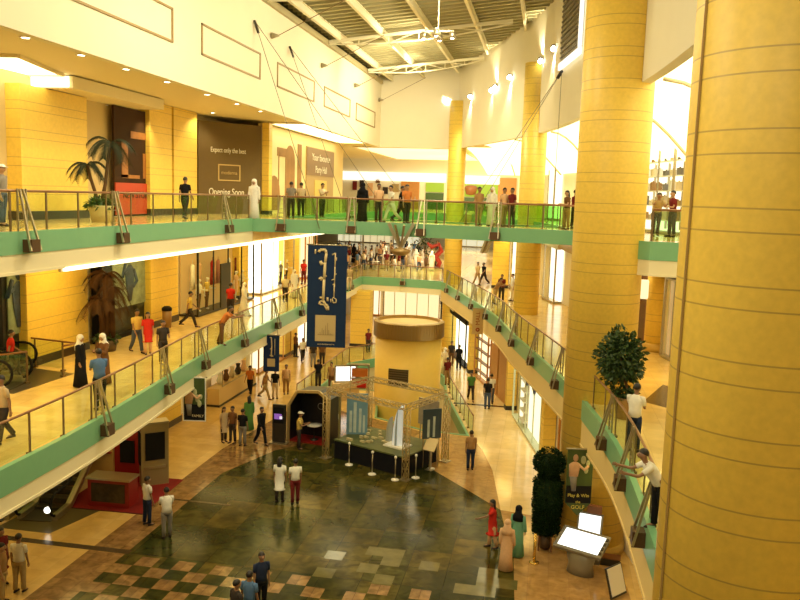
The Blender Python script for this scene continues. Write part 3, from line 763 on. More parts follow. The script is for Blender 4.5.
# middle gallery, left
pp(11, 377, L1, 100, 'man in red shirt and black trousers striding past dark shop window', tc='red', bc='black', pose='walk', skin=1, h=1.62)
pp(4, 443, L1, -60, 'man in beige shirt at the left edge leaning on middle gallery rail', tc='beige', bc='dark', pose='stroll', skin=1)
pp(81, 387, L1, 60, 'woman in long black robe and white headscarf on the middle gallery', top='robe', tc='black', head='headscarf', pose='stand', h=1.66)
pp(104, 384, L1, -40, 'woman in brown robe and white headscarf behind the blue shirted man', top='robe', tc='brown', head='headscarf', pose='hold', h=1.64)
pp(100, 409.5, L1, 200, 'man in blue shirt and black trousers near rail seen from behind', tc='blue', bc='black', pose='hold', skin=1, h=1.76)
pp(137, 353, L1, 30, 'person in yellow shirt and jeans walking beside woman in red dress', tc='yellow', bc='jean', pose='stroll', skin=1)
pp(148, 354, L1, 10, 'woman in red dress walking on the middle gallery', top='tunic', tc='red', bc='peach', head='longhair', pose='stand', h=1.62)
pp(163, 364, L1, 20, 'person in dark grey shirt by the rail right of the red dress', tc='dark', bc='dark', pose='relax', skin=1, h=1.6)
pp(189.5, 327, L1, 90, 'person in mustard shirt walking past the glazed clothes shop', tc='yellow', bc='dark', pose='walk', skin=1)
pp(222, 345, L1, 80, 'man in orange shirt leaning on the middle left rail', tc='orange', bc='brown', pose='lean', skin=1)
pp(230.5, 317, L1, 150, 'person in red shirt behind the leaning man in orange', tc='red', bc='dark', pose='stand', skin=1)
pp(244, 316, L1, 70, 'person in white walking on bright floor before the white shop', top='robe', tc='white', head='headscarf', pose='stroll')
pp(285, 302, L1, 20, 'dark haired person at rail in front of the bright white shop', tc='cream', bc='dark', pose='stand', skin=1, h=1.6)
pp(294, 298, L1, 40, 'person in white robe by the rail left of the navy banner', top='robe', tc='white', head='headscarf', pose='stand')
pp(303.5, 284, L1, -30, 'person in red shirt just left of the big navy banner', tc='red', bc='maroon', pose='stand', skin=1)
pp(349, 291, L1, 200, 'person in mustard top just right of the big navy banner on middle gallery', tc='khaki', bc='beige', pose='stand', skin=1)
# middle gallery, right
pp(483.5, 285, L1, -50, 'person in black walking on the middle right gallery left of the standing pair', tc='black', bc='dark', pose='walk', skin=1)
pp(477, 285, L1, 40, 'person in cream walking beside one in black on the middle right gallery', tc='cream', bc='khaki', pose='stroll')
pp(501, 302, L1, 0, 'person in dark red shirt at rail, left of standing pair on middle right gallery', tc='maroon', bc='dark', pose='relax', skin=1)
pp(512, 301, L1, -70, 'person in white shirt at rail, right of standing pair on middle right gallery', tc='white', bc='cream', pose='stand')
pp(495, 304, L1, 60, 'person in tan robe bending at rail beside standing pair on middle right gallery', tc='tan', bc='khaki', pose='lean', skin=1)
pp(632, 452, L1, 160, 'man in white shirt and dark trousers under the bushy tree at the rail', tc='white', bc='navy', pose='hold', skin=1, h=1.78)
pp(656, 530, L1, -70, 'man in white shirt leaning on rail beside the huge right column', tc='white', bc='black', pose='lean', skin=1, h=1.72)
# ground floor
pp(147.5, 525, G, 120, 'man in white shirt and dark trousers left of the pair on brown border', tc='white', bc='navy', pose='stand', skin=1)
pp(167, 538, G, 190, 'man in white shirt and grey trousers right of the pair, standing on green marble', tc='white', bc='grey', pose='hold', skin=1)
pp(20, 592, G, 150, 'man in white shirt and khaki trousers alone on cream floor bottom left', tc='white', bc='khaki', pose='stand', skin=1)
pp(2, 585, G, 40, 'person in dark maroon cut by left edge on the ground floor', top='tunic', tc='maroon', bc='dark', head='longhair', pose='stand', skin=1)
pp(3, 603, G, 70, 'person in tan clothes cut by the bottom left corner', tc='tan', bc='khaki', pose='stand')
pp(261, 612, G, 20, 'person in dark navy standing at bottom edge on chequered tiles', tc='navy', bc='black', pose='stand', skin=1)
pp(249, 634, G, 150, 'person in pale blue grey shirt cut by bottom edge left of navy one', tc='blue', bc='dark', pose='stand', skin=1)
pp(236, 644, G, 120, 'person with only dark head showing at the bottom edge', tc='dark', bc='dark', pose='stand', skin=1)
pp(279.5, 502, G, 160, 'person in black top and white skirt left of the couple on green marble', top='tunic', tc='white', bc='dark', pose='stand', head='longhair', skin=1)
pp(295, 504, G, 190, 'man in white shirt and maroon trousers right of the couple on green marble', tc='white', bc='maroon', pose='stand', skin=1)
pp(299, 449, G, 80, 'person in yellow shirt and white cap before black exhibition booth', tc='yellow', bc='dark', head='cap', pose='hold', skin=1)
pp(224, 442, G, 30, 'long haired woman in beige, leftmost of the group on left walkway', top='tunic', tc='beige', bc='dark', head='longhair', pose='stand', h=1.64)
pp(232.5, 443, G, -40, 'person in brown, second from left in walkway group', tc='brown', bc='dark', pose='stand', skin=1)
pp(242.5, 446, G, 150, 'person in black shirt and grey trousers, centre of walkway group', tc='black', bc='grey', pose='stand', skin=1)
pp(249, 430, G, 190, 'person in long green dress behind the walkway group', top='robe', tc='green', head='longhair', pose='stand', h=1.66)
pp(261, 445, G, 40, 'man in black suit, rightmost of the group on left walkway', top='longsleeve', tc='black', bc='black', pose='stroll', skin=1, h=1.8)
pp(250, 395, G, -20, 'person in rust shirt and dark trousers walking left of small navy banner', tc='orange', bc='black', pose='stroll', skin=1)
pp(265, 399, G, 70, 'person in tan striding directly below small navy banner', tc='tan', bc='khaki', pose='walk', skin=1)
pp(275, 399, G, 160, 'person in black shirt and beige trousers right below small navy banner', tc='black', bc='beige', pose='stand', skin=1)
pp(286, 394, G, 0, 'person in peach top standing at opening rail right of small navy banner', tc='peach', bc='tan', pose='stand', skin=1)
pp(318, 388, G, 180, 'man in black shirt standing behind the black exhibition booth', tc='black', bc='dark', pose='hold', skin=1)
pp(331, 391, G, -30, 'person in tan shirt behind booth right of man in black', tc='tan', bc='brown', pose='stand', skin=1)
pp(295.5, 357, G, 120, 'person in brown on far walkway left of the banner foot', tc='brown', bc='dark', pose='stand', skin=1)
pp(302.5, 362, G, 10, 'person in white shirt on far walkway just left of the big navy banner', tc='white', bc='dark', pose='walk', skin=1)
pp(313, 367, G, 180, 'person in grey trousers on walkway directly below big navy banner, left of two', tc='dark', bc='grey', pose='stand', skin=1)
pp(322, 366, G, 180, 'person in dark trousers on walkway directly below big navy banner, right of two', tc='brown', bc='dark', pose='stand', skin=1)
pp(358, 345, G, -20, 'person in white shirt standing right of big navy banner near drum', tc='cream', bc='brown', pose='stand', skin=1)
pp(368, 352, G, 20, 'person in dark maroon at opening rail left of the yellow drum', tc='maroon', bc='dark', pose='stand', skin=1)
pp(470, 470, G, 190, 'person in tan shirt and dark trousers right of the exhibition stand', tc='tan', bc='navy', pose='stand', skin=1)
pp(470.5, 401, G, 10, 'person in green shirt walking on the cream path', tc='green', bc='dark', pose='stroll', skin=1)
pp(487, 409, G, 180, 'person in black top and jeans on cream path', tc='black', bc='jean', pose='stand', skin=1)
pp(490.5, 404, G, 190, 'person in white shirt half behind the one in black on cream path', tc='white', bc='jean', pose='stand')
pp(458.5, 370, G, 180, 'person in black before the bright dark framed shop, right of two', tc='black', bc='black', pose='stand', skin=1)
pp(451, 366, G, 0, 'person in dark brown before the bright dark framed shop, left of two', tc='dark', bc='brown', pose='stand', skin=1)
pp(444.5, 374, G, 60, 'person in cream robe between the yellow drum and the shops', top='robe', tc='cream', head='headscarf', pose='stand')
pp(447, 385, G, 200, 'person in red brown at opening rail right of the drum', tc='maroon', bc='tan', pose='stand', skin=1)
pp(491.5, 548, G, -80, 'woman in red tunic with one arm held out on shiny floor', top='tunic', tc='red', bc='peach', head='longhair', pose='point', h=1.66, skin=1)
pp(516.5, 556, G, 160, 'woman in teal robe and black shawl on cream floor', top='robe', tc='teal', head='headscarf', hc='black', pose='stand', h=1.68)
pp(505.5, 570, G, 170, 'person in peach robe and cream headscarf in front of teal robed woman', top='robe', tc='peach', head='headscarf', hc='peach', pose='stand', h=1.62)
# the crowd on the far middle gallery
rc = random.Random(11); used = []
crowd = [('white', 'distant shopper in white in the crowd on far middle gallery'), ('black', 'distant shopper in black in the crowd on far middle gallery'), ('peach', 'distant shopper in peach in the crowd on far middle gallery'),
         ('maroon', 'distant shopper in maroon in the crowd on far middle gallery'), ('cream', 'distant shopper in cream in the crowd on far middle gallery'), ('blue', 'distant shopper in blue in the crowd on far middle gallery')]
for i in range(54):
    c, lb = crowd[(0, 1, 2, 4, 0, 3, 1, 5, 0)[i % 9]]
    for _ in range(60):
        px = rc.uniform(338, 438); py = rc.choice((257, 259, 262, 265, 268, 271))+rc.uniform(-1, 1); q_ = at(px, py, L1)
        if all((q_-o_).length > 1.0 for o_ in used): break
    used.append(q_)
    if c in ('white', 'black') and i % 2 == 0: a = dict(top='robe', head='headscarf', hc=c)
    else: a = dict(bc=rc.choice(('dark', 'khaki', 'white', 'jean')))
    pp(px, py, L1, rc.uniform(0, 360), lb, tc=c, pose=rc.choice(('stand', 'walk', 'stroll', 'relax')), skin=rc.randint(0, 2), h=rc.uniform(1.6, 1.78), group='crowd on the far middle gallery', **a)
# ------------------------------------------------------------------ shop fronts and boards
def spot(path, px0, px1, py, z):
    a, b = hit(path, px0, py), hit(path, px1, py)
    return Vector(((a.x+b.x)/2, (a.y+b.y)/2, z)), (Vector((b.x-a.x, b.y-a.y))).length, math.atan2(b.y-a.y, b.x-a.x)
def frame(mb, w, z0, z1, y, t=.1, d=.1, mi=0):
    mb.box((-w/2+t/2, y, (z0+z1)/2), (t, d, z1-z0), 0, mi); mb.box((w/2-t/2, y, (z0+z1)/2), (t, d, z1-z0), 0, mi)
    mb.box((0, y, z0+t/2), (w-2*t, d, t), 0, mi); mb.box((0, y, z1-t/2), (w-2*t, d, t), 0, mi); return mb
def shop(path, px0, px1, py, z, h, label, fm=DARKM, back=None, depth=.5, muls=0, name='shop_window', cat='shop window', z0=.02):
    c, w, rz = spot(path, px0, px1, py, z)
    t = thing(name, label, cat, c, rz)
    back = back or glow('shop_glow', (1, .80, .45), 2.2)
    MB().box((0, -.06, h/2), (w-.06, .04, h-.1)).build('backdrop', back, t)
    mb = frame(MB(), w, z0, h, -depth, .09, .09)
    for i in range(muls): mb.box((-w/2+w*(i+1)/(muls+1), -depth, h/2), (.06, .06, h-.2))
    mb.box((0, -depth/2, h-.04), (w, depth, .08)); mb.box((0, -depth/2, z0+.05), (w, depth, .1))
    mb.build('frame', fm, t)
    MB().box((0, -depth, h/2), (w-.2, .015, h-.2)).build('glass', WINGL, t)
    return t, w
def w2l(t, x, y, z): return t.matrix_basis @ Vector((x, y, z))
def mannequin(t, x, y, z, label, tc, bc='dark', top='tee', rz=0, group=None):
    P = proto('relax'); o = inst('mannequin', P['body'], [WHITEP, WHITEP, WHITEP], None)
    o.location = w2l(t, x, y, z); o.rotation_euler = (0, 0, t.rotation_euler.z+rz); tag(o, label, 'mannequin', group)
    if top == 'tee': inst('shirt', P['tee'], [cloth(tc)], o); inst('trousers', P['trousers'], [cloth(bc)], o)
    else: inst('dress', P['tunic'], [cloth(tc)], o)
    return o

# upper left gallery -------------------------------------------------
c, w, rz = spot(SL, 108, 148, 170, L2); c.x += .25
t = thing('hoarding', 'dark brown shopfront hoarding with warm picture and red lower band behind palm', 'hoarding', c, rz)
MB().box((0, 0, 2.3), (w, .1, 4.6)).build('board', mat('umber_board', (.045, .020, .006), .65, var=.4, scale=.8), t)
MB().box((0, -.07, .75), (w, .06, 1.35)).build('red_band', mat('red_band', (.50, .05, .015), .4), t)
mb = MB()
for x, z, a, b in ((-.9, 2.4, .5, 1.5), (.9, 2.2, .45, 1.1), (.3, 3.5, 1.4, .3), (-.4, 1.7, 1.5, .15)): mb.box((x, -.06, z), (a, .03, b))
mb.build('picture', mat('warm_picture', (.34, .13, .02), .4, var=.6, scale=2), t)
text_mesh('NEW STORE', .42, mat('black_ink', (.03, .01, .005), .5), 'lettering', t).location = (0, -.115, .9)

t0 = Vector((-18.0, 39.5, L2)); t1 = Vector((-15.7, 42.6, L2)); mid = (t0+t1)/2
w = (t1-t0).length; rz = math.atan2(t1.y-t0.y, t1.x-t0.x)
t = thing('hoarding', 'tall grey brown hoarding lettered Opening Soon beneath a framed logo', 'hoarding', mid, rz)
MB().box((0, 0, 2.4), (w, .12, 4.8)).build('board', mat('taupe_board', (.15, .10, .035), .65, var=.06), t)
LET = mat('white_letter', (.85, .80, .62), .5)
text_mesh('Expect only the best', .36, LET, 'lettering', t, sx=.72).location = (-.15, -.075, 3.35)
text_mesh('Opening Soon', .52, LET, 'lettering', t, sx=.72).location = (-.25, -.075, 1.15)
frame(MB(), 1.35, 1.75, 2.62, -.08, .06, .03).build('logo_frame', mat('gold_frame', (.55, .38, .12), .4), t).location = (-.1, 0, 0)
text_mesh('moderna', .27, mat('gold_letter', (.48, .33, .10), .4), 'logo', t).location = (-.1, -.075, 2.18)
t = thing('stone_pier', 'bright narrow pier right of the Opening Soon hoarding', 'pier', (-15.45, 42.9, L2))
MB().box((0, 0, 2.5), (.4, .5, 5.0)).build('shaft', STONE, t); MB().box((0, 0, .1), (.46, .56, .2)).build('base', DARKM, t)
struct(MB().box((-15.85, 51.8, L2+2.5), (.2, 18, 5.0)), 'wall_posters', mat('poster_wall', (.78, .62, .30), .6))
PW = [(-15.72, 40), (-15.72, 62)]
c, w, rz = spot(PW, 265, 302, 170, L2)
t = thing('poster', 'huge pale mural with brown arches on the gallery wall right of the hoarding', 'poster', c, rz)
MB().box((0, 0, 2.255), (w, .04, 4.5)).build('sheet', mat('pale_poster', (.72, .56, .28), .5, var=.1, scale=.6), t)
mb = MB()
def arch(mb, x, z, a, h, d=.03):
    pts = [(x-a, z), (x-a, z+h)]+[(x-a*math.cos(PI*i/8), z+h+a*1.0*math.sin(PI*i/8)) for i in range(1, 8)]+[(x+a, z+h), (x+a, z)]
    n = len(pts); vs = [(p[0], -.02-d, p[1]) for p in pts]+[(p[0], -.01, p[1]) for p in pts]
    mb.add(vs, [tuple(range(n)), tuple(reversed(range(n, 2*n)))]+[(i, i+n, (i+1) % n+n, (i+1) % n) for i in range(n)])
arch(mb, .9, .3, .9, 2.9); arch(mb, -2.0, .2, 1.0, 1.0); mb.box((-.6, -.03, 3.6), (1.8, .03, .5)).box((-1.2, -.03, 2.2), (.12, .03, 2.8)).box((2.8, -.03, 2.3), (.8, .03, 4.0))
mb.build('arch_print', mat('brown_print', (.30, .16, .055), .6, var=.3, scale=1.5), t)
c, w, rz = spot(PW, 306, 333, 175, L2)
t = thing('hoarding', 'brown hoarding panel with two lines of gold lettering and a yellow square', 'hoarding', c, rz)
MB().box((0, 0, 2.15), (w, .06, 4.3)).build('board', mat('tan_board', (.40, .26, .085), .5), t)
MB().box((0, -.045, 3.35), (w, .03, 1.8)).build('title_band', mat('brown_band', (.22, .12, .04), .5), t)
text_mesh('Your favourite', .66, LET, 'lettering', t, sx=1.15).location = (0, -.07, 3.65)
text_mesh('Party Hall', .66, LET, 'lettering', t, sx=1.1).location = (0, -.07, 2.85)
MB().box((0, -.05, 1.55), (3.0, .03, 1.2)).build('yellow_square', mat('yellow_print', (.62, .43, .09), .5), t)
# upper end wall -----------------------------------------------------
UE = [(-45, 84.3), (30, 84.3)]
def end_box(px0, px1, y0, y1, m, name, label, cat, z=None, thick=.2):
    a, b = hit(UE, px0, (y0+y1)/2), hit(UE, px1, (y0+y1)/2); za, zb = hit(UE, (px0+px1)/2, y1).z, hit(UE, (px0+px1)/2, y0).z
    o = MB().box((0, 0, 0), (b.x-a.x, thick, zb-za)).build(name, m); o.location = ((a.x+b.x)/2, 84.3-thick/2, (za+zb)/2)
    if label: tag(o, label, cat)
    else: tag(o, kind='structure')
    return o, b.x-a.x, zb-za
HEAD = glow('header_glow', (1, .93, .70), 2.6)
end_box(340, 446, 172.5, 181, HEAD, 'light_fascia', 'long white lit shop header left of the far corner column', 'sign')
end_box(458, 500, 176, 184, HEAD, 'light_fascia', 'white lit shop header right of the far corner column above green sign', 'sign')
o, w, h = end_box(401, 419, 181.5, 216, ORANGEW, 'door_1', None, None)
MB().box((w/2-.4, -.15, 0), (.08, .1, .5)).build('handle', STEEL, o)
GS = glow('green_sign', (.42, .62, .03), 1.1)
for px0, px1, y0, y1, lb in ((426, 444, 183, 192, 'dark green shop front left of the far corner column'), (461, 498, 184.5, 197, 'bright lime green shop sign right of the far corner column')):
    o, w, h = end_box(px0, px1, y0, y1, GS, 'shop_sign', lb, 'sign')
    MB().box((0, .02, -h/2-1.4), (w, .08, 2.6)).build('dark_front', mat('dark_green', (.04, .09, .01), .4), o)
    if px0 > 450: MB().lathe([(0, -.5), (.5, -.4), (.7, .3), (.5, .5), (0, .55)], n=14).build('emblem', mat('emblem_brown', (.30, .12, .04), .5), o).location = (-w*.22, -.35, 0)
end_box(498, 516, 178, 214, ORANGEW, 'wall_upper_panel', None, None)
for i, (px0, px1, y0, y1, cc) in enumerate(((353, 357, 181, 190, 'maroon'), (360, 364, 180, 187, 'dark'), (368, 373, 183, 196, 'peach'), (376, 380, 179, 183, 'brown'), (383, 388, 187, 194, 'dark'), (392, 399, 184, 192, 'khaki'))):
    end_box(px0, px1, y0, y1, cloth(cc), 'wall_picture', ('small dark red picture, leftmost on far upper wall', 'small black picture high on far upper wall', 'tall peach picture on far upper wall', 'tiny brown picture touching the lit header', 'square black picture left of the khaki one on far upper wall', 'khaki picture nearest left of the brown door')[i], 'picture')
# upper right shops --------------------------------------------------
SR = [(p[0]-.05, p[1]) for p in SLR]
t, w = shop(SR, 549, 562, 195, L2, 4.2, 'bright upper gallery shop window left of the broad round column', STEEL, glow('cool_shop', (1, .92, .72), 3.0), muls=1)
t, w = shop(SR, 644, 690, 195, L2, 4.3, 'upper gallery shop with white shelves right of broad round column', STEEL, glow('cool_shop', (1, .92, .72), 3.0), muls=2, depth=.7)
sh = thing('shelf_unit', 'white shelf unit inside the upper gallery shop window', 'shelf', w2l(t, 0, -.3, .1), t.rotation_euler.z)
for k in range(5): MB().box((0, 0, .45+k*.62), (w-.4, .36, .04)).build('shelf', WHITEP, sh)
mb = MB()
for k in range(4): mb.box((-w/2+.25+k*(w-.5)/3, .1, 1.6), (.04, .1, 3.0))
mb.build('upright', STEEL, sh)
rs = random.Random(3)
for k in range(5):
    for i in range(7):
        d = (rs.uniform(.14, .3), .2, rs.uniform(.2, .42)); cn = rs.choice(('grey', 'khaki', 'cream', 'beige', 'tan', 'white'))
        o = MB().box((0, 0, d[2]/2), d).lathe([(0, d[2]), (.04, d[2]), (.04, d[2]+.05), (0, d[2]+.05)], n=8).build('boxed_goods', cloth(cn))
        o.location = w2l(sh, -w/2+.45+i*(w-.9)/6, 0, .47+k*.62); o.rotation_euler = (0, 0, sh.rotation_euler.z); tag(o, f'small {cn} pack on the white shelves of upper gallery shop', 'goods', 'packs on the upper shop shelves')

# middle left gallery ------------------------------------------------
def figure_poster(t, w, h, z, cols, name='figure_print'):
    mb = MB(); k = h/2.0
    mb.loft([((0, -.0, z+.05*h), .12*k, .015, (0, 0, 1)), ((0, 0, z+.35*h), .28*k, .015, (0, 0, 1)), ((0, 0, z+.62*h), .34*k, .015, (0, 0, 1)), ((0, 0, z+.72*h), .10*k, .015, (0, 0, 1))], 10)
    mb.ell((0, 0, z+.83*h), (.14*k, .015, .19*k), 10, 8)
    mb.tube([(.28*k, 0, z+.62*h), (.5*k, 0, z+.4*h), (.2*k, 0, z+.30*h)], .07*k, 6); mb.tube([(-.28*k, 0, z+.62*h), (-.55*k, 0, z+.5*h), (-.3*k, 0, z+.75*h)], .07*k, 6)
    return mb.build(name, cols, t)
BLUEP = mat('blue_print', (.05, .08, .17), .5, var=.7, scale=4)
for px0, px1, p0, p1, lb in ((-14, 25, 2, 24, 'dark shop window with pale figure poster behind the striding man in red'), (90, 150, 108, 141, 'black framed shop window with blue grey figure poster beside the brown palm')):
    c, w, rz = spot(SL, px0, px1, 300, L1); c.x += .06
    t = thing('shop_window', lb, 'shop window', c, rz)
    frame(MB(), w, 0, 4.1, -.2, .18, .4).build('frame', BLACK, t)
    MB().box((0, -.06, 2.05), (w-.2, .08, 3.9)).build('backdrop', mat('black_back', (.012, .012, .012), .3), t)
    c2, w3, _ = spot(SL, p0, p1, 300, L1); off = (c2.y-c.y)
    q = MB().box((0, 0, 0), (w3, .04, 2.7)).build('poster_sheet', mat('poster_sage', (.30, .36, .27), .4, var=.8, scale=2.2), t); q.location = (off, -.14, 2.6)
    f_ = figure_poster(q, w3, 2.4, -1.25, BLUEP); f_.location = (0, -.04, 0)
    MB().box((0, -.38, 2.05), (w-.4, .015, 3.7)).build('glass', WINGL, t)
t, w = shop(SL, 179, 238, 280, L1, 4.2, 'dark framed glazed clothes shop on the middle left gallery', DARKM, glow('dim_shop2', (1, .58, .12), .55), depth=1.0, muls=3)
MB().box((-w*.05, -1.0, 1.25), (1.3, .08, 2.5)).build('door', DARKM, t)
for i, (x, tc, top, lb) in enumerate(((-3.4, 'white', 'tee', 'mannequin in white shirt at left end of the clothes shop window'), (-2.2, 'yellow', 'tee', 'mannequin in yellow shirt second from left in the clothes shop window'), (.9, 'red', 'dress', 'mannequin in red dress at the middle of the clothes shop window'), (2.6, 'peach', 'dress', 'mannequin in peach dress near right end of the clothes shop window'), (3.7, 'cream', 'tee', 'mannequin in cream shirt at right end of the clothes shop window'))):
    mannequin(t, x*w/9.4, -.55, .12, lb, tc, 'brown', top)
for i, (x, tc) in enumerate(((-3.9, 'white'), (-2.9, 'peach'), (-.9, 'red'), (0.0, 'pink'), (1.8, 'white'), (3.2, 'maroon'))):
    o = MB().loft([((0, 0, 0), .30, .10, (0, 0, 1)), ((0, 0, .8), .20, .09, (0, 0, 1)), ((0, 0, 1.2), .22, .09, (0, 0, 1)), ((0, 0, 1.32), .08, .05, (0, 0, 1))], 12).tube([(0, 0, 1.32), (0, 0, 1.5)], .012, 6).build('hanging_dress', cloth(tc))
    o.location = w2l(t, x*w/9.4+.3, -.28, 1.3); o.rotation_euler = (0, 0, t.rotation_euler.z)
    tag(o, ('white dress hanging at left end of the clothes shop window', 'peach dress hanging second from left in the clothes shop window', 'red dress hanging left of middle in the clothes shop window', 'pink dress hanging at the middle of the clothes shop window', 'white dress hanging right of middle in the clothes shop window', 'dark red dress hanging at right end of the clothes shop window')[i], 'dress', 'dresses in the clothes shop')
t, w = shop(SL, 249, 283, 265, L1, 3.9, 'dazzling white lit shop front on the middle left gallery', STEEL, glow('white_shop', (1, .93, .72), 7), depth=.8, muls=2)
q = MB().box((0, 0, 0), (3.6, .12, .42)).build('sign_board', mat('sign_red', (.30, .02, .02), .4), t); q.location = (1.0, -.9, 4.1)
text_mesh('FASHION', .34, LET, 'lettering', q).location = (0, -.075, -.02)
for x, lb, tc in ((1.4, 'mannequin in grey shirt inside the dazzling white shop, left of two', 'grey'), (2.6, 'mannequin in beige shirt inside the dazzling white shop, right of two', 'beige')): mannequin(t, x, -.45, .1, lb, tc)
shop(SL, 300, 312, 250, L1, 3.8, 'yellow lit shop front beyond the white shop, behind the navy banner', ORANGEW, depth=.4, muls=2)
# brown litter bin
t = thing('litter_bin', 'small brown litter bin with black top in front of the stone pier', 'bin', at(161, 327, L1)+Vector((.3, 0, 0)))
MB().lathe([(0, 0), (.2, 0), (.22, .8), (0, .8)], n=16).build('body', mat('bin_brown', (.30, .16, .05), .4), t); MB().lathe([(0, .8), (.235, .8), (.235, .92), (.12, 1.0), (0, 1.0)], n=16).build('lid', BLACK, t)
# middle gallery, far end
FE = [(-45, 107.8), (30, 107.8)]
for px0, px1, lb, gl in ((338, 362, 'wide bright shop front at left of far middle gallery end', (1, .88, .58)), (364, 392, 'wide bright shop front in the middle of far middle gallery end', (1, .80, .45)), (394, 420, 'wide bright shop front at right of far middle gallery end', (1, .9, .62)), (446, 488, 'bright shop front right of the corner column at far gallery end', (1, .9, .62))):
    shop(FE, px0, px1, 240, L1, 3.9, lb, STEEL, glow('far_glow%d' % px0, gl, 1.6), muls=3)
t = thing('festive_ribbon', 'tall red ribbon decoration beside the corner column on the far middle gallery', 'decoration', at(434, 268, L1))
mb = MB(); mb.tube([(-.7, 0, 2.3), (-.3, .2, 1.9), (.4, 0, 2.2), (.6, .2, 1.6), (.1, 0, 1.1), (.5, .1, .5), (.3, 0, .0)], [.1, .22, .18, .25, .28, .22, .25], 8); mb.build('ribbon', mat('ribbon_red', (.36, .03, .015), .5), t)
MB().lathe([(0, 0), (.5, 0), (.5, .15), (0, .15)], n=16).build('base', DARKM, t)
t = thing('potted_shrub', 'small green shrub left of the red ribbon decoration', 'plant', at(424, 266, L1))
mb = MB()
for _ in range(260):
    p = Vector((rs.gauss(0, .4), rs.gauss(0, .4), 2+rs.gauss(0, .55))); d = Vector((rs.uniform(-1, 1), rs.uniform(-1, 1), rs.uniform(-.5, 1))).normalized()*.2; n_ = d.cross(Vector((rs.uniform(-1, 1), rs.uniform(-1, 1), 1))).normalized()*.08
    mb.add([p, p+d*.5+n_, p+d, p+d*.5-n_], [(0, 1, 2, 3)])
mb.build('foliage', LEAF, t, fix=False); MB().lathe([(0, 0), (.3, 0), (.42, .8), (.05, .8), (.05, 1.9), (0, 1.9)], n=14).build('pot', mat('pot_brown', (.2, .1, .04), .5), t)
# food hall tables
for i in range(7):
    p = at(346+i*14.5, 262+(i % 3)*4, L1); t = thing('cafe_table', 'round pale cafe table among the crowd on far middle gallery', 'table', p, group='cafe tables on the far gallery')
    MB().lathe([(0, .72), (.42, .72), (.42, .76), (0, .76)], n=16).build('top', WHITEP, t); MB().lathe([(0, 0), (.25, 0), (.25, .03), (.04, .05), (.04, .72), (0, .72)], n=12).build('stem', STEEL, t)
# middle right gallery shops
p = at(500, 289, L1)
t = thing('stone_pier', 'flat yellow stone pier left of the tall white window on the middle right gallery', 'pier', (p.x, p.y+1, L1), facing_cam(p)); MB().box((0, 0, 2.1), (1.35, .8, 4.2)).build('shaft', STONE, t); MB().box((0, 0, .1), (1.4, .86, .2)).build('base', DARKM, t)
shop(SR, 513, 524, 265, L1, 4.1, 'tall white lit window on the middle right gallery beside slim column', STEEL, glow('cool_shop', (1, .92, .72), 3.0), depth=.3, muls=0)
shop(SR, 551, 563, 275, L1, 4.1, 'white lit doorway with steel frame left of broad column, middle gallery', STEEL, glow('cool_shop', (1, .92, .72), 3.0), depth=.5, muls=1)
t, w = shop(SR, 636, 652, 330, L1, 3.6, 'dark brown shop doorway right of the bushy tree', WOOD, mat('brown_back', (.14, .05, .02), .5), depth=.3, muls=1)
o = MB().box((0, 0, 0), (.7, .1, .75)).box((0, .04, 0), (.8, .06, .85)).build('lit_notice', glow('notice_glow', (1, .85, .5), 2)); p = hit(SR, 653.5, 317); o.location = (p.x-.5, p.y-.6, 7.9); o.rotation_euler = (0, 0, facing_cam(p)); tag(o, 'small glowing notice between brown doorway and yellow pillar', 'sign')
shop(SR, 669, 690, 330, L1, 3.4, 'shop window with pale goods at edge of huge right column', STEEL, glow('dim_shop', (1, .66, .28), .8), depth=.3, muls=1)
struct(MB().strip(SLR, -.35, 0, 8.75, 9.4), 'trim_shop_header', mat('header_dark', (.05, .06, .03), .4))
struct(MB().prism([(3.4, 26.6), (5.6, 24.6), (6.2, 27.2), (4.4, 29.4)], L1, L1+.006), 'floor', mat('dark_floor_inlay', (.13, .09, .04), .14, var=.3))

# ground floor right shops -------------------------------------------
GR = [(p[0]-.0, p[1]) for p in SGR]
H3 = 3.3
t, w = shop(GR, 446, 473, 345, 0, 3.1, 'bright dark framed shop left of the hanging red lettered sign, ground floor', BLACK, glow('white_shop2', (1, .93, .75), 3.5), depth=.5, muls=3)
MB().box((0, -.55, 3.68), (w, .14, 1.15)).build('sign_board', BLACK, t)
text_mesh('boutique', .5, LET, 'lettering', t).location = (0, -.64, 3.5)
def pilaster(px, py, label, wd=.4):
    p = hit(SGR, px, py); i = min(range(len(SGR)-1), key=lambda k: (Vector(SGR[k])-Vector((p.x, p.y))).length); d = Vector(SGR[i+1])-Vector(SGR[i])
    t = thing('pilaster', label, 'pilaster', (p.x, p.y, 0), math.atan2(d.y, d.x))
    MB().box((0, -.28, 2.15), (wd, .56, 4.3)).build('shaft', STONE, t); MB().box((0, -.28, .12), (wd+.06, .62, .24)).build('base', DARKM, t)
pilaster(477, 345, 'yellow pilaster behind the hanging red lettered sign', .5)
pilaster(517, 370, 'yellow pilaster between orange doors and pale green shop')
pilaster(556, 400, 'yellow pilaster right of the pale green shop near the broad round column', .45)
t, w = shop(GR, 480, 494, 350, 0, 3.4, 'ground floor shop window with lit shelves right of red lettered sign', ORANGEW, glow('shelf_shop', (1, .86, .55), 2.6), depth=.35, muls=1)
mb = MB()
for k in range(4): mb.box((0, -.2, .5+k*.7), (w-.2, .28, .06))
mb.build('shelving', WOOD, t)
t, w = shop(GR, 495, 513, 365, 0, 3.4, 'ground floor shop front with orange wooden doors', ORANGEW, mat('orange_back', (.55, .27, .06), .5), depth=.3, muls=1)
for k in (-1, 1): MB().box((k*w*.25, -.3, 1.5), (w*.42, .06, 2.9)).build('door', ORANGEW, t)
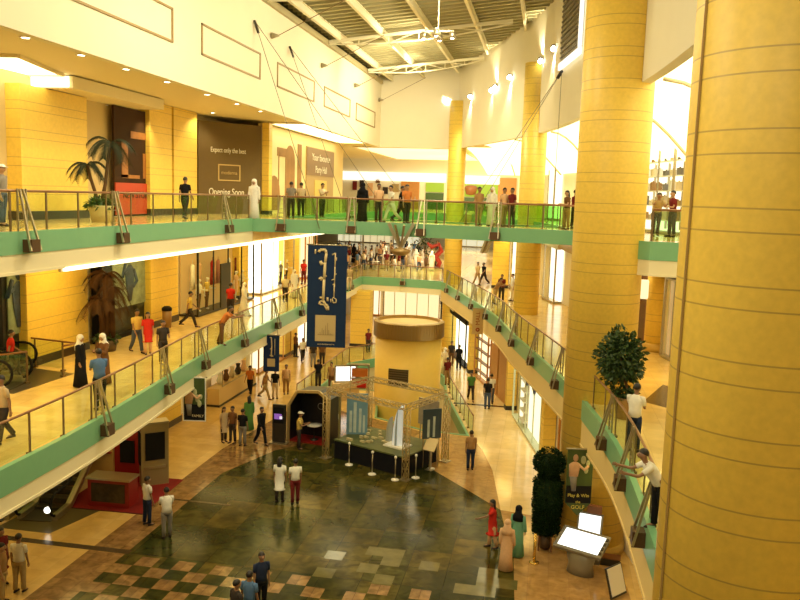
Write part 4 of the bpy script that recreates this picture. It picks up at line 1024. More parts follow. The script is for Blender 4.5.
struct(MB().strip([p for p in SGR if 37 < p[1] < 66], .0, .8, 3.55, 4.3), 'trim_shop_header', mat('header_brown', (.16, .07, .03), .45))
t, w = shop(GR, 521, 552, 390, 0, 3.6, 'pale green fronted ground floor shop with white shelf and curved blue sign', mat('pale_green', (.62, .68, .50), .5), glow('pale_shop', (1, .92, .68), 2.4), depth=.4, muls=3)
mb = MB()
for k in range(5): mb.box((-w*.18, -.25, .4+k*.52), (w*.16, .28, .05))
mb.box((-w*.18, -.13, 1.5), (w*.16, .05, 2.8)).build('shelving', WHITEP, t)
mb = MB(); n = 12; pts = [(w*.02+w*.28*i/n, .35*math.sin(PI*i/n)) for i in range(n+1)]
for (a, b), (c_, d_) in zip(pts, pts[1:]): mb.bar((a, -.46, 2.75+b), (c_, -.46, 2.75+d_), .1, .42)
mb.build('arched_sign', mat('sign_navy', (.02, .035, .08), .4), t)
shop(GR, 566, 580, 430, 0, 3.3, 'orange brown ground floor shop front beside the broad round column', ORANGEW, mat('orange_back', (.55, .27, .06), .5), depth=.3, muls=1)

# ground floor left --------------------------------------------------
c, w, rz = spot([(-17.6, 0), (-17.6, 62)], 207, 245, 385, 0)
t = thing('display_counter', 'long pale counter with glass cabinet top under the middle left gallery', 'counter', c, rz)
MB().box((0, -.35, .5), (w, .7, 1.0)).build('body', mat('counter_cream', (.70, .50, .22), .5), t); MB().box((0, -.36, .06), (w+.04, .74, .12)).build('kick_plate', DARKM, t)
frame(MB(), w*.8, 1.0, 2.3, -.65, .05, .05).build('cabinet_frame', STEEL, t); MB().box((0, -.3, 1.65), (w*.8-.1, .6, 1.25)).build('glass', WINGL, t)
MB().box((0, -.03, 1.7), (w*.8, .04, 1.3)).build('lit_back', glow('dim_shop', (1, .66, .28), .8), t)
for i in range(5):
    o = MB().lathe([(0, 0), (.12, 0), (.2, .2), (.1, .45), (.14, .62), (0, .62)], n=12).build('vase', cloth(('white', 'brown', 'cream', 'dark', 'peach')[i])); o.location = w2l(t, -w*.32+i*w*.16, -.3, 1.04)
    tag(o, ('white vase first on the pale counter', 'brown vase second on the pale counter', 'cream vase third on the pale counter', 'dark vase fourth on the pale counter', 'peach vase last on the pale counter')[i], 'vase', 'vases in the counter cabinet')
shop(SL, 251, 284, 345, 0, 3.3, 'bright ground floor shop front behind the small navy banner', ORANGEW, glow('shelf_shop', (1, .86, .55), 2.6), muls=3)
shop([(-18.2, 0), (-18.2, 62)], 298, 308, 340, 0, 3.3, 'small lit ground floor window at far end of left walkway', STEEL, glow('cool_shop', (1, .92, .72), 3.0))
GE = [(-45, 76.1), (30, 76.1)]
shop(GE, 351, 359, 330, 0, 3.6, 'small pale blue lit panel beyond the navy banner on the far ground floor', STEEL, glow('blue_glow', (.75, .92, 1), 3.0))
shop(GE, 362, 380, 320, 0, 3.8, 'wide orange shop front at far ground floor left of the drum', ORANGEW, glow('shelf_shop', (1, .86, .55), 2.6), muls=2)
shop(GE, 384, 440, 315, 0, 3.8, 'wide yellow shop front at far ground floor behind the drum', STEEL, muls=4)
p = at(361, 345, 0)
t = thing('stone_pier', 'flat orange stone pier on the far ground floor right of the navy banner', 'pier', (p.x, p.y, 0)); MB().box((0, 0, 2.15), (1.5, 1.2, 4.3)).build('shaft', STONE, t); MB().box((0, 0, .1), (1.56, 1.26, .2)).build('base', DARKM, t)

# red kiosk
REDM = mat('kiosk_red', (.26, .012, .008), .4); REDC = mat('red_carpet', (.20, .015, .012), .8)
k0 = Vector((-15.6, 27.2, 0)); kz = rad(2)
t = thing('carpet', 'red carpet under the kiosk below the middle left gallery', 'carpet', k0, kz)
MB().box((.2, 0, .01), (3.2, 3.6, .02)).build('pile', REDC, t); MB().box((.2, -1.82, .012), (3.24, .05, .026)).build('edging', mat('edging', (.08, .01, .01), .6), t)
t = thing('kiosk_counter', 'low red and steel kiosk counter with dark glass front', 'counter', k0+Vector((.35, -1.1, .02)), kz)
MB().box((0, 0, .5), (1.6, .7, 1.0)).build('body', REDM, t); MB().box((0, 0, 1.03), (1.72, .82, .06)).build('worktop', STEEL, t); MB().box((0, -.36, .52), (1.3, .04, .7)).build('front_panel', mat('kiosk_glass', (.05, .035, .02), .12, var=.8, scale=5), t)
t = thing('kiosk_booth', 'tall red booth with pale top beside the kiosk counter', 'booth', k0+Vector((-.35, 1.15, .02)), kz)
MB().box((0, .3, 1.1), (1.2, .8, 2.2)).build('body', REDM, t); MB().box((0, .3, 2.25), (1.3, .9, .1)).build('top', mat('kiosk_top', (.55, .38, .14), .4), t); MB().box((.1, -.13, 1.25), (.6, .06, .9)).build('screen', BLACK, t)
t = thing('kiosk_shelf', 'pale back shelf standing behind the red kiosk counter', 'shelf', k0+Vector((-1.35, .9, .02)), kz)
MB().box((0, .2, 1.0), (1.1, .4, 2.0)).build('body', mat('kiosk_tan', (.50, .33, .11), .5), t); MB().box((0, -.05, 1.2), (1.0, .12, .05)).box((0, -.05, 1.6), (1.0, .12, .05)).build('shelf', REDM, t)
pa = at(154, 483, 0)
t = thing('advert_pylon', 'square grey advert pylon with dark screens beside the red kiosk', 'pylon', (pa.x, pa.y, 0), rad(38))
MB().box((0, 0, 1.25), (1.05, .55, 2.5)).build('body', mat('pylon_grey', (.34, .27, .14), .35, .3), t)
for sgn, w_, l_ in ((-1, .75, (0, -.29, 1.6)),):
    MB().box(l_, (.75, .05, 1.1)).build('screen', BLACK, t); MB().box((0, -.29, .75), (.8, .06, .1)).build('tray', STEEL, t)
MB().box((-.54, 0, 1.5), (.05, .4, 1.3)).build('side_screen', BLACK, t)
MB().box((0, 0, 2.53), (1.1, .6, .06)).build('cap', STEEL, t)

# escalators
def escalator(loc, rz, label, rise):
    t = thing('escalator', label, 'escalator', loc, rz)
    L = 4.0; ang = rad(30)*rise
    def pathz(y): return 0 if y < 1.0 else (y-1.0)*math.tan(ang)
    for s in (-1, 1):
        x = .62*s; top = [(x, y, .95+pathz(y)) for y in (.0, .5, 1.0, 1.6, 2.4, 3.2, L)]
        loop = [(x, -.0-.40*math.sin(PI*i/8), .55+.40*math.cos(PI*i/8)*1.0) for i in range(0, 9)]
        MB().tube(list(reversed(top))+loop[1:]+[(x, .5, .15)], .045, 8).build('handrail', BLACK, t)
        g = MB(); pr = [(-.0-.36*math.sin(PI*i/8), .55+.36*math.cos(PI*i/8)) for i in range(9)]
        pts = [(x, y, z) for y, z in pr]+[(x, 1.0, .2), (x, L, .2+pathz(L)), (x, L, .9+pathz(L)), (x, 1.0, .9)]
        n = len(pts); g.add([(p[0]-.008, p[1], p[2]) for p in pts]+[(p[0]+.008, p[1], p[2]) for p in pts], [tuple(range(n)), tuple(reversed(range(n, 2*n)))]+[(i, (i+1) % n, (i+1) % n+n, i+n) for i in range(n)])
        g.build('glass_side', GLASS, t)
        MB().bar((x, -.1, .1), (x, 1.0, .1), .2, .2).bar((x, 1.0, .1), (x, L, .1+pathz(L)), .2, .2).build('skirt', STEEL, t)
        if rise and s > 0: l_ = MB().lathe([(0, -.03), (.11, -.03), (.11, .03), (0, .03)], n=14).build('end_light', glow('end_lamp', (1, .95, .8), 6), t); l_.location = (x*.86, -.42, .5); l_.rotation_euler = (PI/2, 0, 0)
    mb = MB()
    for i in range(9):
        y = .9+i*.36; mb.box((0, y, pathz(y+.1)+.02), (1.0, .36, .05 if rise == 0 else .2))
    mb.box((0, .3, .01), (1.1, 1.1, .03)); mb.build('steps', mat('step_steel', (.07, .06, .045), .4, .6), t)
    return t
escalator((-17.0, 24.2, .006), rad(8), 'escalator with black handrail loops rising from the ground floor at left edge', 1)
escalator((-18.6, 23.8, .006), rad(8), 'second escalator beside the left wall, mostly cut by the photo edge', 1)
for xx, yy, lb in ((-16.6, 22.4, 'escalator end with steel loop at left edge of the middle gallery'), (-17.6, 24.1, 'escalator end with black loop behind the nearer one on the middle gallery')):
    t = escalator((xx, yy, L1+.006), rad(98), lb, 0)
struct(MB().prism([(-20, 21), (-15.9, 21.6), (-15.75, 24.6), (-20, 25.4)], L1, L1+.005), 'floor', mat('landing_dark', (.06, .045, .03), .3))
railing([(-20, 25.5), (-15.7, 24.7), (-15.85, 24.1)], L1, 'short handrail with glass around escalator end on middle left gallery', inset=0, step=1.3)
railing([(-19.5, 21.0), (-16.9, 21.9), (-16.35, 22.9)], L1, 'short steel topped glass barrier beside the escalator loop at left edge', inset=0, step=1.2)

# ------------------------------------------------------------------ plants
def leaf_ball(mb, c, r, n, size, rnd, inner=.55):
    for _ in range(n):
        d = Vector((rnd.gauss(0, 1), rnd.gauss(0, 1), rnd.gauss(0, 1))).normalized(); k = rnd.uniform(inner, 1.0)
        bl = 1+.10*math.sin(5*d.x+3*d.z)+.08*math.sin(7*d.y+1)
        p = Vector(c)+Vector((d.x*r[0], d.y*r[1], d.z*r[2]))*k*bl
        a = (d+Vector((rnd.uniform(-1, 1), rnd.uniform(-1, 1), rnd.uniform(-1.1, .4)))).normalized(); b = a.cross(Vector((rnd.uniform(-1, 1), rnd.uniform(-1, 1), rnd.uniform(-1, 1)))).normalized()
        s = size*rnd.uniform(.7, 1.3); m_ = p+a*s*.5
        mb.add([p, m_+b*s*.26+a.cross(b)*s*.06, p+a*s, m_-b*s*.26+a.cross(b)*s*.06], [(0, 1, 2), (0, 2, 3)])
rp = random.Random(5)
base = at(624, 418, L1); c = deep(622, 357, (base-CAM).dot(Fv))
t = thing('potted_tree', 'round bushy green tree in a pot at the rail of the middle right gallery', 'tree', base)
lc = c-base
mb = MB(); leaf_ball(mb, lc, (.68, .68, .82), 2600, .17, rp, .35); mb.build('foliage', LEAF, t, fix=False)
mb = MB(); mb.tube([(0, 0, .5), (.02, 0, 1.0), (lc.x*.6, lc.y*.6, lc.z-.6), (lc.x, lc.y, lc.z)], [.05, .045, .04, .03], 8)
for k in range(7):
    a = 2*PI*k/7; mb.tube([(lc.x*.6, lc.y*.6, lc.z-.7), (lc.x+.4*math.cos(a), lc.y+.4*math.sin(a), lc.z+.1)], [.03, .012], 6)
mb.build('trunk', TRUNK, t)
mb = MB(); leaf_ball(mb, (0, 0, .78), (.38, .38, .18), 320, .16, rp, .3); mb.build('underplanting', LEAF, t, fix=False)
MB().lathe([(0, 0), (.24, 0), (.34, .6), (.36, .66), (.30, .66), (.29, .58), (0, .58)], n=24).build('pot', mat('pot_clay', (.42, .24, .09), .5), t)
MB().lathe([(0, .59), (.29, .59), (.29, .6), (0, .6)], n=20).build('soil', SOIL, t)
b2 = at(544.5, 549, 0)
t = thing('topiary', 'tall dark green clipped column topiary on a wooden stand', 'topiary', b2)
mb = MB()
for k in range(28):
    z = .62+k*.103; r = .50*(1-.12*abs(math.sin(z*2.0)))*(1.06 if z > 2.3 else .92+.02*z)
    if z > 2.68: r = .50*math.sqrt(max(.06, 1-((z-2.98)/.48)**2))
    elif z > 2.46: r *= .68
    for _ in range(230):
        a = rp.uniform(0, 2*PI); q = Vector((math.cos(a)*r*rp.uniform(.75, 1.02), math.sin(a)*r*rp.uniform(.75, 1.02), z+rp.uniform(-.06, .06))); d = Vector((math.cos(a), math.sin(a), rp.uniform(-.3, .9))).normalized()*.085; n_ = d.cross(Vector((rp.uniform(-1, 1), rp.uniform(-1, 1), rp.uniform(-1, 1)))).normalized()*.03
        mb.add([q, q+d*.5+n_, q+d, q+d*.5-n_], [(0, 1, 2), (0, 2, 3)])
mb.build('foliage', LEAF2, t, fix=False)
MB().lathe([(0, .58), (.36, .6), (.42, 1.6), (.42, 2.3), (.26, 2.56), (.38, 2.9), (.30, 3.22), (0, 3.36)], n=20).build('core', LEAF2, t)
mb = MB()
for i in range(4):
    a = PI/4+i*PI/2; mb.bar((.3*math.cos(a), .3*math.sin(a), 0), (.26*math.cos(a), .26*math.sin(a), .6), .05)
mb.box((0, 0, .58), (.5, .5, .05)); mb.build('stand', WOOD, t)
MB().lathe([(0, .06), (.17, .06), (.21, .52), (0, .52)], n=18).build('pot', mat('pot_dark', (.10, .06, .03), .5), t)

def palm(mbf, mbt, base, top, n, ln, rnd, droop=.9, lr=.055):
    base, top = Vector(base), Vector(top)
    mbt.tube([base, base.lerp(top, .35)+Vector((.03, 0, 0)), base.lerp(top, .7), top], [lr*1.5, lr*1.1, lr, lr*.8], 10)
    for k in range(n):
        a = 2*PI*k/n+rnd.uniform(-.2, .2); e = rnd.uniform(.25, .95); pts = []
        for i in range(8):
            s = i/7; r = ln*s*(1-.12*s); pts.append(top+Vector((math.cos(a)*r, math.sin(a)*r, ln*(e*s-droop*s*s*1.15))))
        mbf.tube(pts, [.014]*4+[.010]*3+[.004], 5)
        for p, q in zip(pts[1:], pts[2:]):
            d = (q-p).normalized(); sd = d.cross(Vector((0, 0, 1))).normalized()
            for j in range(4):
                o = p.lerp(q, j/4)
                for s in (-1, 1):
                    tip = o+sd*s*.24*ln/.8*.8+d*.16-Vector((0, 0, .10)); w_ = d*.022
                    mbf.add([o-w_, o+w_, tip], [(0, 1, 2)])
t = thing('potted_palm', 'dark two trunked palm in a planter on the upper left gallery', 'palm', (-15.3, 25.7, L2))
f_, tr = MB(), MB(); palm(f_, tr, (.0, 0, .5), (.25, .25, 2.75), 11, .95, rp); palm(f_, tr, (-.1, 0, .5), (-.32, -.3, 1.95), 9, .75, rp)
f_.build('fronds', PALML, t, fix=False); tr.build('trunk', TRUNK, t)
MB().lathe([(0, 0), (.32, 0), (.42, .52), (.44, .58), (.38, .58), (.36, .5), (0, .5)], n=24).build('planter', mat('planter_cream', (.62, .48, .24), .5), t)
mb = MB(); leaf_ball(mb, (0, 0, .62), (.45, .45, .22), 300, .18, rp, .3); mb.build('underplanting', LEAF, t, fix=False)
t = thing('potted_palm', 'shaggy brown palm in front of the wide stone pier on the middle left gallery', 'palm', (-16.9, 28.6, L1))
f_, tr = MB(), MB(); palm(f_, tr, (.0, 0, .4), (.0, .05, 3.0), 12, 1.0, rp, 1.0, .12); palm(f_, tr, (-.1, -.1, .4), (-.1, -.2, 2.0), 10, 1.05, rp, 1.0, .10); palm(f_, tr, (.15, .1, .4), (.2, .15, 2.5), 8, .9, rp, 1.3, .12)
f_.build('fronds', PALMB, t, fix=False); tr.build('trunk', PALMB, t)
MB().lathe([(0, 0), (.36, 0), (.44, .45), (.40, .45), (.38, .4), (0, .4)], n=24).build('planter', mat('pot_dark', (.10, .06, .03), .5), t)
mb = MB(); leaf_ball(mb, (0, 0, .5), (.5, .5, .2), 260, .18, rp, .3); mb.build('underplanting', LEAF, t, fix=False)

# ------------------------------------------------------------------ hanging banners
NAVY = mat('navy_banner', (.012, .030, .085), .6, var=.1, scale=2)
GOLD = mat('banner_cream', (.72, .58, .32), .6)
def banner(px0, px1, y0, y1, dist, label, m, wires=None, pointed=0):
    a = deep(px0, y0, dist); b = deep(px1, y0, dist); c_ = deep((px0+px1)/2, y1, dist)
    w = (b-a).length; h = a.z-c_.z; mid = (a+b)/2
    t = thing('hanging_banner', label, 'banner', (mid.x, mid.y, mid.z-h), YAW)
    mb = MB()
    pts = [(-w/2, 0), (0, -pointed), (w/2, 0), (w/2, h), (-w/2, h)] if pointed else [(-w/2, 0), (w/2, 0), (w/2, h), (-w/2, h)]
    n = len(pts); mb.add([(p[0], -.012, p[1]) for p in pts]+[(p[0], .012, p[1]) for p in pts], [tuple(range(n)), tuple(reversed(range(n, 2*n)))]+[(i, (i+1) % n, (i+1) % n+n, i+n) for i in range(n)])
    mb.build('cloth', m, t)
    MB().tube([(-w/2-.05, 0, h), (w/2+.05, 0, h)], .03, 8).build('top_rod', STEEL, t)
    if wires:
        mb = MB()
        for k in (-.42, .42): mb.bar((w*k, 0, h), (w*k, wires[1] if len(wires) > 1 else 0, wires[0]-mid.z+h), .02)
        mb.build('wire', STEEL, t)
    return t, w, h
def stroke(mb, pts, wd, w, h, y=-.02):
    for (a, b), (c_, d_) in zip(pts, pts[1:]): mb.bar((a*w-w/2, y, b*h), (c_*w-w/2, y, d_*h), .01, wd) if False else mb.tube([(a*w-w/2, y, b*h), (c_*w-w/2, y, d_*h)], wd/2, 6)
t, w, h = banner(308, 347.5, 245, 350.5, 34.3, 'big navy banner with cream vertical Arabic script hanging below the bridge', NAVY, wires=(L2-.45,))
mb = MB(); X = lambda v: (v-42)/200.0; Yv = lambda v: 1-(v-28)/545.0
def st(pts, wd): stroke(mb, [(X(a), Yv(b)) for a, b in pts], wd, w, h)
st([(98, 66), (104, 54), (132, 54), (136, 72), (131, 120), (127, 210), (124, 322), (134, 340), (148, 352), (150, 372)], .13)
st([(124, 322), (108, 328), (104, 342)], .09); st([(108, 342), (130, 344), (144, 372)], .07); st([(106, 306), (126, 308)], .09); st([(146, 304), (147, 324)], .09)
st([(80, 52), (80, 76)], .07); st([(100, 204), (112, 208), (126, 200)], .09); st([(110, 196), (112, 216)], .09); st([(102, 118), (112, 122), (124, 128)], .10); st([(108, 112), (112, 134)], .12); st([(126, 195), (140, 190)], .06)
mb.build('script', GOLD, t)
mb = MB(); st([(166, 78), (182, 70), (181, 140), (180, 230), (179, 300)], .06); st([(179, 300), (170, 312), (176, 332), (190, 330), (191, 314), (180, 306)], .05); st([(165, 212), (180, 206)], .05); st([(180, 182), (190, 178)], .05); st([(170, 236), (180, 232)], .05); st([(188, 92), (188, 108)], .04); st([(162, 312), (164, 330)], .05)
mb.build('script', GOLD, t)
q = MB().box(((X(138)-.5)*w, -.02, (Yv(400)+Yv(540))/2*h), (w*.52, .012, h*.257)).build('emblem_panel', mat('emblem_tan', (.55, .42, .20), .6), t)
mb = MB()
for i, (a, b, c_) in enumerate(((104, 505, 500), (112, 505, 492), (122, 505, 470), (130, 505, 480), (140, 505, 455), (150, 505, 440), (156, 505, 478), (164, 505, 496), (172, 505, 500))): mb.bar(((X(a)-.5)*w, -.03, Yv(b)*h), ((X(a)-.5)*w, -.03, Yv(c_)*h), .02)
mb.bar(((X(98)-.5)*w, -.03, Yv(505)*h), ((X(180)-.5)*w, -.03, Yv(505)*h), .015); mb.build('skyline', mat('skyline_brown', (.32, .22, .09), .6), q)
tm = text_mesh('www.development.ae', .085, GOLD, 'lettering', t); tm.location = (0, -.02, Yv(556)*h)

t, w, h = banner(263.5, 279.5, 335, 372.5, 39.5, 'small navy banner with cream panel hanging at the left gallery edge', NAVY, wires=(L1-.2, -.4))
mb = MB(); stroke(mb, [(.50, .92), (.53, .70), (.50, .40)], .06, w, h); stroke(mb, [(.40, .93), (.52, .93)], .06, w, h); stroke(mb, [(.42, .62), (.52, .62)], .05, w, h); stroke(mb, [(.40, .44), (.62, .42)], .06, w, h); stroke(mb, [(.72, .90), (.72, .45)], .03, w, h); mb.build('script', GOLD, t)
MB().box((0, -.02, h*.24), (w*.48, .012, h*.22)).build('emblem_panel', mat('emblem_tan', (.55, .42, .20), .6), t)

PICG = mat('poster_green', (.05, .085, .018), .5, var=.6, scale=3)
def golfer(t, w, h, z0, scale, x0):
    k = h*scale
    def part(name, mbx, m): return mbx.build(name, m, t)
    mb = MB(); mb.loft([((x0, -.02, z0), .05*k, .012, (0, 0, 1)), ((x0-.02*k, -.02, z0+.36*k), .09*k, .012, (0, 0, 1))], 8); part('printed_trousers', mb, cloth('grey'))
    mb = MB(); mb.loft([((x0-.02*k, -.022, z0+.34*k), .10*k, .012, (0, 0, 1)), ((x0, -.022, z0+.62*k), .13*k, .012, (0, 0, 1)), ((x0, -.022, z0+.68*k), .05*k, .012, (0, 0, 1))], 8); mb.tube([(x0+.1*k, -.022, z0+.6*k), (x0+.22*k, -.022, z0+.5*k), (x0+.3*k, -.022, z0+.6*k)], .035*k, 6); part('printed_shirt', mb, cloth('peach'))
    mb = MB(); mb.ell((x0+.01*k, -.024, z0+.77*k), (.06*k, .012, .085*k), 10, 6); part('printed_face', mb, SKINS[2])
t, w, h = banner(183, 206, 377, 423, 30.2, 'green and black picture banner hanging at the edge of the left walkway', PICG, wires=(L1-.9,))
MB().box((0, -.014, h*.20), (w*.94, .012, h*.36)).build('dark_ground', BLACK, t)
golfer(t, w, h, h*.12, .80, -w*.22); mb = MB()
for x, z, a in ((.12, .52, .09), (.22, .40, .08), (.02, .66, .08), (.28, .56, .06)): mb.ell((x*w, -.02, z*h), (a*h*.6, .012, a*h), 10, 6)
mb.build('pale_print', mat('pale_print', (.45, .46, .25), .6, var=.5, scale=8), t)
text_mesh('FAMILY', .14, GOLD, 'lettering', t).location = (w*.15, -.025, h*.12)
frame(MB(), w, 0, h, -.016, .035, .03).build('border', WHITEP, t)

t, w, h = banner(568, 594, 449, 506, 25.0, 'pointed green banner with golfer picture and yellow text beside the topiary', PICG, wires=(L1-1.2,), pointed=.42)
MB().box((0, -.014, h*.16), (w*.96, .012, h*.32)).build('dark_ground', BLACK, t)
golfer(t, w, h, h*.22, .80, -w*.20); mb = MB()
for x, z, a in ((.24, .62, .07), (.30, .74, .06), (.12, .80, .08)): mb.ell((x*w, -.02, z*h), (a*h*.6, .012, a*h), 10, 6)
mb.build('pale_print', mat('pale_print', (.45, .46, .25), .6, var=.5, scale=8), t)
YEL = mat('yellow_letter', (.70, .60, .12), .6)
text_mesh('Play & Win', .15, YEL, 'lettering', t).location = (0, -.025, h*.14); text_mesh('the', .12, YEL, 'lettering', t).location = (0, -.025, h*.02); text_mesh('GOLF', .17, YEL, 'lettering', t).location = (0, -.025, -h*.08)

t, w, h = banner(473, 484, 308.5, 335, 46.5, 'narrow beige sign with red vertical lettering hanging from middle right gallery', mat('beige_banner', (.66, .46, .20), .6), wires=(L1-.6,))
q = text_mesh('MALL', .34, mat('red_ink', (.35, .06, .02), .6), 'lettering', t); q.location = (0, -.02, h*.62); q.rotation_euler = (0, rad(-90), 0)
mb = MB(); mb.lathe([(.05, 0), (.12, 0), (.12, .01), (.05, .01)], n=12); q = mb.build('roundel', mat('red_ink', (.35, .06, .02), .6), t); q.rotation_euler = (PI/2, 0, 0); q.location = (0, -.015, h*.18)

# ------------------------------------------------------------------ drum tower
t = thing('lift_tower', 'squat yellow drum tower with ribbed metal band round its top', 'tower', (-7.3, 43.7, -5.2))
r = 1.86; n = 64
MB().lathe([(0, 0), (r, 0), (r, 9.15), (0, 9.15)], n=n).build('drum', mat('drum_yellow', (.88, .60, .12), .4, var=.05), t)
mb = MB(); mb.lathe([(r, 9.10), (r+.10, 9.12), (r+.10, 9.95), (r, 10.0), (r-.12, 10.0), (r-.12, 9.8), (r, 9.2)], n=n)
for k in range(72):
    a = 2*PI*k/72; mb.box(((r+.11)*math.cos(a), (r+.11)*math.sin(a), 9.53), (.03, .06, .8), a)
mb.build('rim_band', mat('rim_bronze', (.42, .28, .10), .3, .5), t)
MB().lathe([(0, 9.78), (r-.1, 9.78), (r-.1, 9.83), (.6, 9.92), (0, 9.92)], n=n).build('roof_disc', mat('drum_top', (.72, .52, .2), .5), t)
for p in t.children:
    for f in p.data.polygons: f.use_smooth = False if p.name.startswith('rim') else abs(f.normal.z) < .5
a = rad(-96); d_ = Vector((math.cos(a), math.sin(a), 0))
g = MB().box((0, 0, 0), (1.1, .12, .95)); g.build('doorway', mat('louvre_dark', (.07, .05, .02), .4), t, loc=(d_.x*(r-.02), d_.y*(r-.02), 7.05), rz=a+PI/2)
mb = MB()
for k in range(7): mb.box((0, -.07, -.4+k*.13), (1.05, .03, .05))
mb.build('louvre', mat('louvre_slat', (.16, .11, .05), .4), t, loc=(d_.x*(r-.02), d_.y*(r-.02), 7.05), rz=a+PI/2)

# ------------------------------------------------------------------ exhibition stand
PL = at(325.5, 458, 0); PF = at(405, 480, 0); u = (PF-PL); LU = u.length; u.normalize(); v = Vector((-u.y, u.x, 0)); LV = 3.1
ez = math.atan2(u.y, u.x)
TRM = mat('truss_alloy', (.50, .38, .17), .35, .5)
def lattice(mb, a, b, s=.21, n=None, tw=.028):
    a, b = Vector(a), Vector(b); d = (b-a); L = d.length; d.normalize(); up = Vector((0, 0, 1)) if abs(d.z) < .9 else Vector((0, 1, 0))
    x = d.cross(up).normalized()*s/2; y = x.cross(d).normalized()*s/2; cs = [x+y, x-y, -x-y, -x+y]; n = n or max(3, round(L/.42))
    for c_ in cs: mb.tube([a+c_, b+c_], tw/2*1.2, 6)
    for i in range(n):
        p, q = a+d*L*i/n, a+d*L*(i+1)/n
        for k in range(4): mb.bar(p+cs[k], q+cs[(k+1) % 4], tw*.7); mb.bar(q+cs[k], q+cs[(k+1) % 4], tw*.6)
t = thing('truss_frame', 'square silver lattice truss frame standing around the black plinth', 'truss', PL, ez)
H = 2.95
for i, (x, y) in enumerate(((0, 0), (LU, 0), (LU, LV), (0, LV))):
    mb = MB(); lattice(mb, (x, y, .05), (x, y, H)); p_ = mb.build('post', TRM, t)
    MB().box((x, y, .02), (.42, .42, .04)).build('foot_plate', STEEL, p_)
for a, b in (((0, 0), (LU, 0)), ((LU, 0), (LU, LV)), ((LU, LV), (0, LV)), ((0, LV), (0, 0))):
    mb = MB(); d_ = Vector((b[0]-a[0], b[1]-a[1], 0)).normalized()*.12; lattice(mb, Vector((*a, H+.12))+d_, Vector((*b, H+.12))-d_); mb.build('beam', TRM, t)
def ex(x, y, z): return PL+u*x+v*y+Vector((0, 0, z))
t = thing('model_plinth', 'low black skirted plinth with lawn top carrying the tower models', 'plinth', ex(LU/2, LV/2, 0), ez)
pw, pd = LU-.55, LV-.55
MB().box((0, 0, .40), (pw, pd, .80)).build('skirt', mat('skirt_black', (.008, .008, .012), .75, bump=.2, scale=20), t)
MB().box((0, 0, .83), (pw+.06, pd+.06, .06)).build('top_board', mat('lawn_board', (.09, .11, .03), .5, var=.5, scale=4), t)
for k in range(14): MB().box((rs.uniform(-pw/2+.3, pw*.05), -pd/2+.3+k*(pd-.6)/13, .90), (rs.uniform(.1, .3), rs.uniform(.08, .13), rs.uniform(.06, .14))).build('model_block', mat('model_cream', (.55, .48, .28), .5), t)
def sail(mb, w_, d_, h_, n=14, curve=1.0):
    rings = []
    for i in range(n+1):
        s = i/n; k = math.sqrt(max(0.0, 1-s**2.2)) if curve else 1; k = max(k, .12); rings.append(((w_*(1-k)*.45, 0, h_*s), w_*k/2, d_*(.6+.4*k)/2, (0, 0, 1)))
    mb.loft(rings, 16)
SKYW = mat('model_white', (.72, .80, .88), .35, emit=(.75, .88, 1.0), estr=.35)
t = thing('model_tower', 'tall pale blue sail shaped tower model on the black plinth', 'model', ex(LU*.69, LV*.42, .86), ez)
mb = MB(); sail(mb, .52, .40, 1.85); mb.build('tower', SKYW, t); mb = MB(); sail(mb, .16, .44, 1.7); mb.build('spine', mat('model_grey', (.35, .42, .48), .4), t).location = (.02, -.03, 0)
MB().box((0, 0, .03), (1.0, .8, .08)).build('base', WHITEP, t)
t = thing('model_tower', 'small grey tower model left of the tall sail shaped one', 'model', ex(LU*.54, LV*.50, .86), ez)
mb = MB(); sail(mb, .34, .3, 1.15); mb.build('tower', mat('model_grey2', (.40, .41, .36), .4), t); MB().box((0, 0, .02), (.5, .45, .06)).build('base', mat('model_cream', (.55, .48, .28), .5), t)
def dpanel(x, y, w_, h_, z, rz, label, m, prints):
    t = thing('info_board', label, 'info board', ex(x, y, 0), ez+rz)
    MB().box((0, 0, z+h_/2), (w_, .06, h_)).build('board', m, t)
    mb = MB()
    for k in (-1, 1): mb.bar((k*w_*.42, .05, 0), (k*w_*.42, .05, z+h_), .05)
    mb.build('leg', STEEL, t)
    mb = MB()
    for a, b, c_, d_ in prints: mb.box((a*w_, -.035, z+b*h_), (c_*w_, .02, d_*h_))
    mb.build('print', mat('skyline_print', (.50, .58, .55), .5, var=.3), t); return t
BLU = mat('panel_blue', (.16, .30, .40), .5, var=.3, scale=2)
dpanel(.55, 1.5, .95, 2.0, .75, rad(35), 'blue skyline display panel at left back of the plinth', BLU, ((-.3, .35, .12, .5), (-.1, .45, .14, .7), (.15, .38, .12, .55), (.33, .3, .1, .4)))
dpanel(.12, .75, .75, 2.0, .75, rad(-50), 'olive display panel turned edge on beside the left truss post', mat('panel_olive', (.20, .17, .06), .5), ((0, .5, .7, .05),))
dpanel(LU-.85, LV-.15, 1.1, 1.2, 1.5, rad(-4), 'grey photo display panel near the right truss post', mat('panel_greyphoto', (.30, .25, .18), .5, var=.4, scale=3), ((0, .3, .5, .1),))
dpanel(LU-.05, LV-1.1, .85, 1.3, 1.3, rad(55), 'dark blue display panel turned beside the right truss post', mat('panel_darkblue', (.03, .06, .09), .4), ((-.2, .35, .12, .6), (.1, .4, .12, .7)))
t = thing('leaflet_stand', 'small pale angled leaflet stand at right corner of the plinth', 'stand', ex(LU+.1, LV*.55, 0), ez)
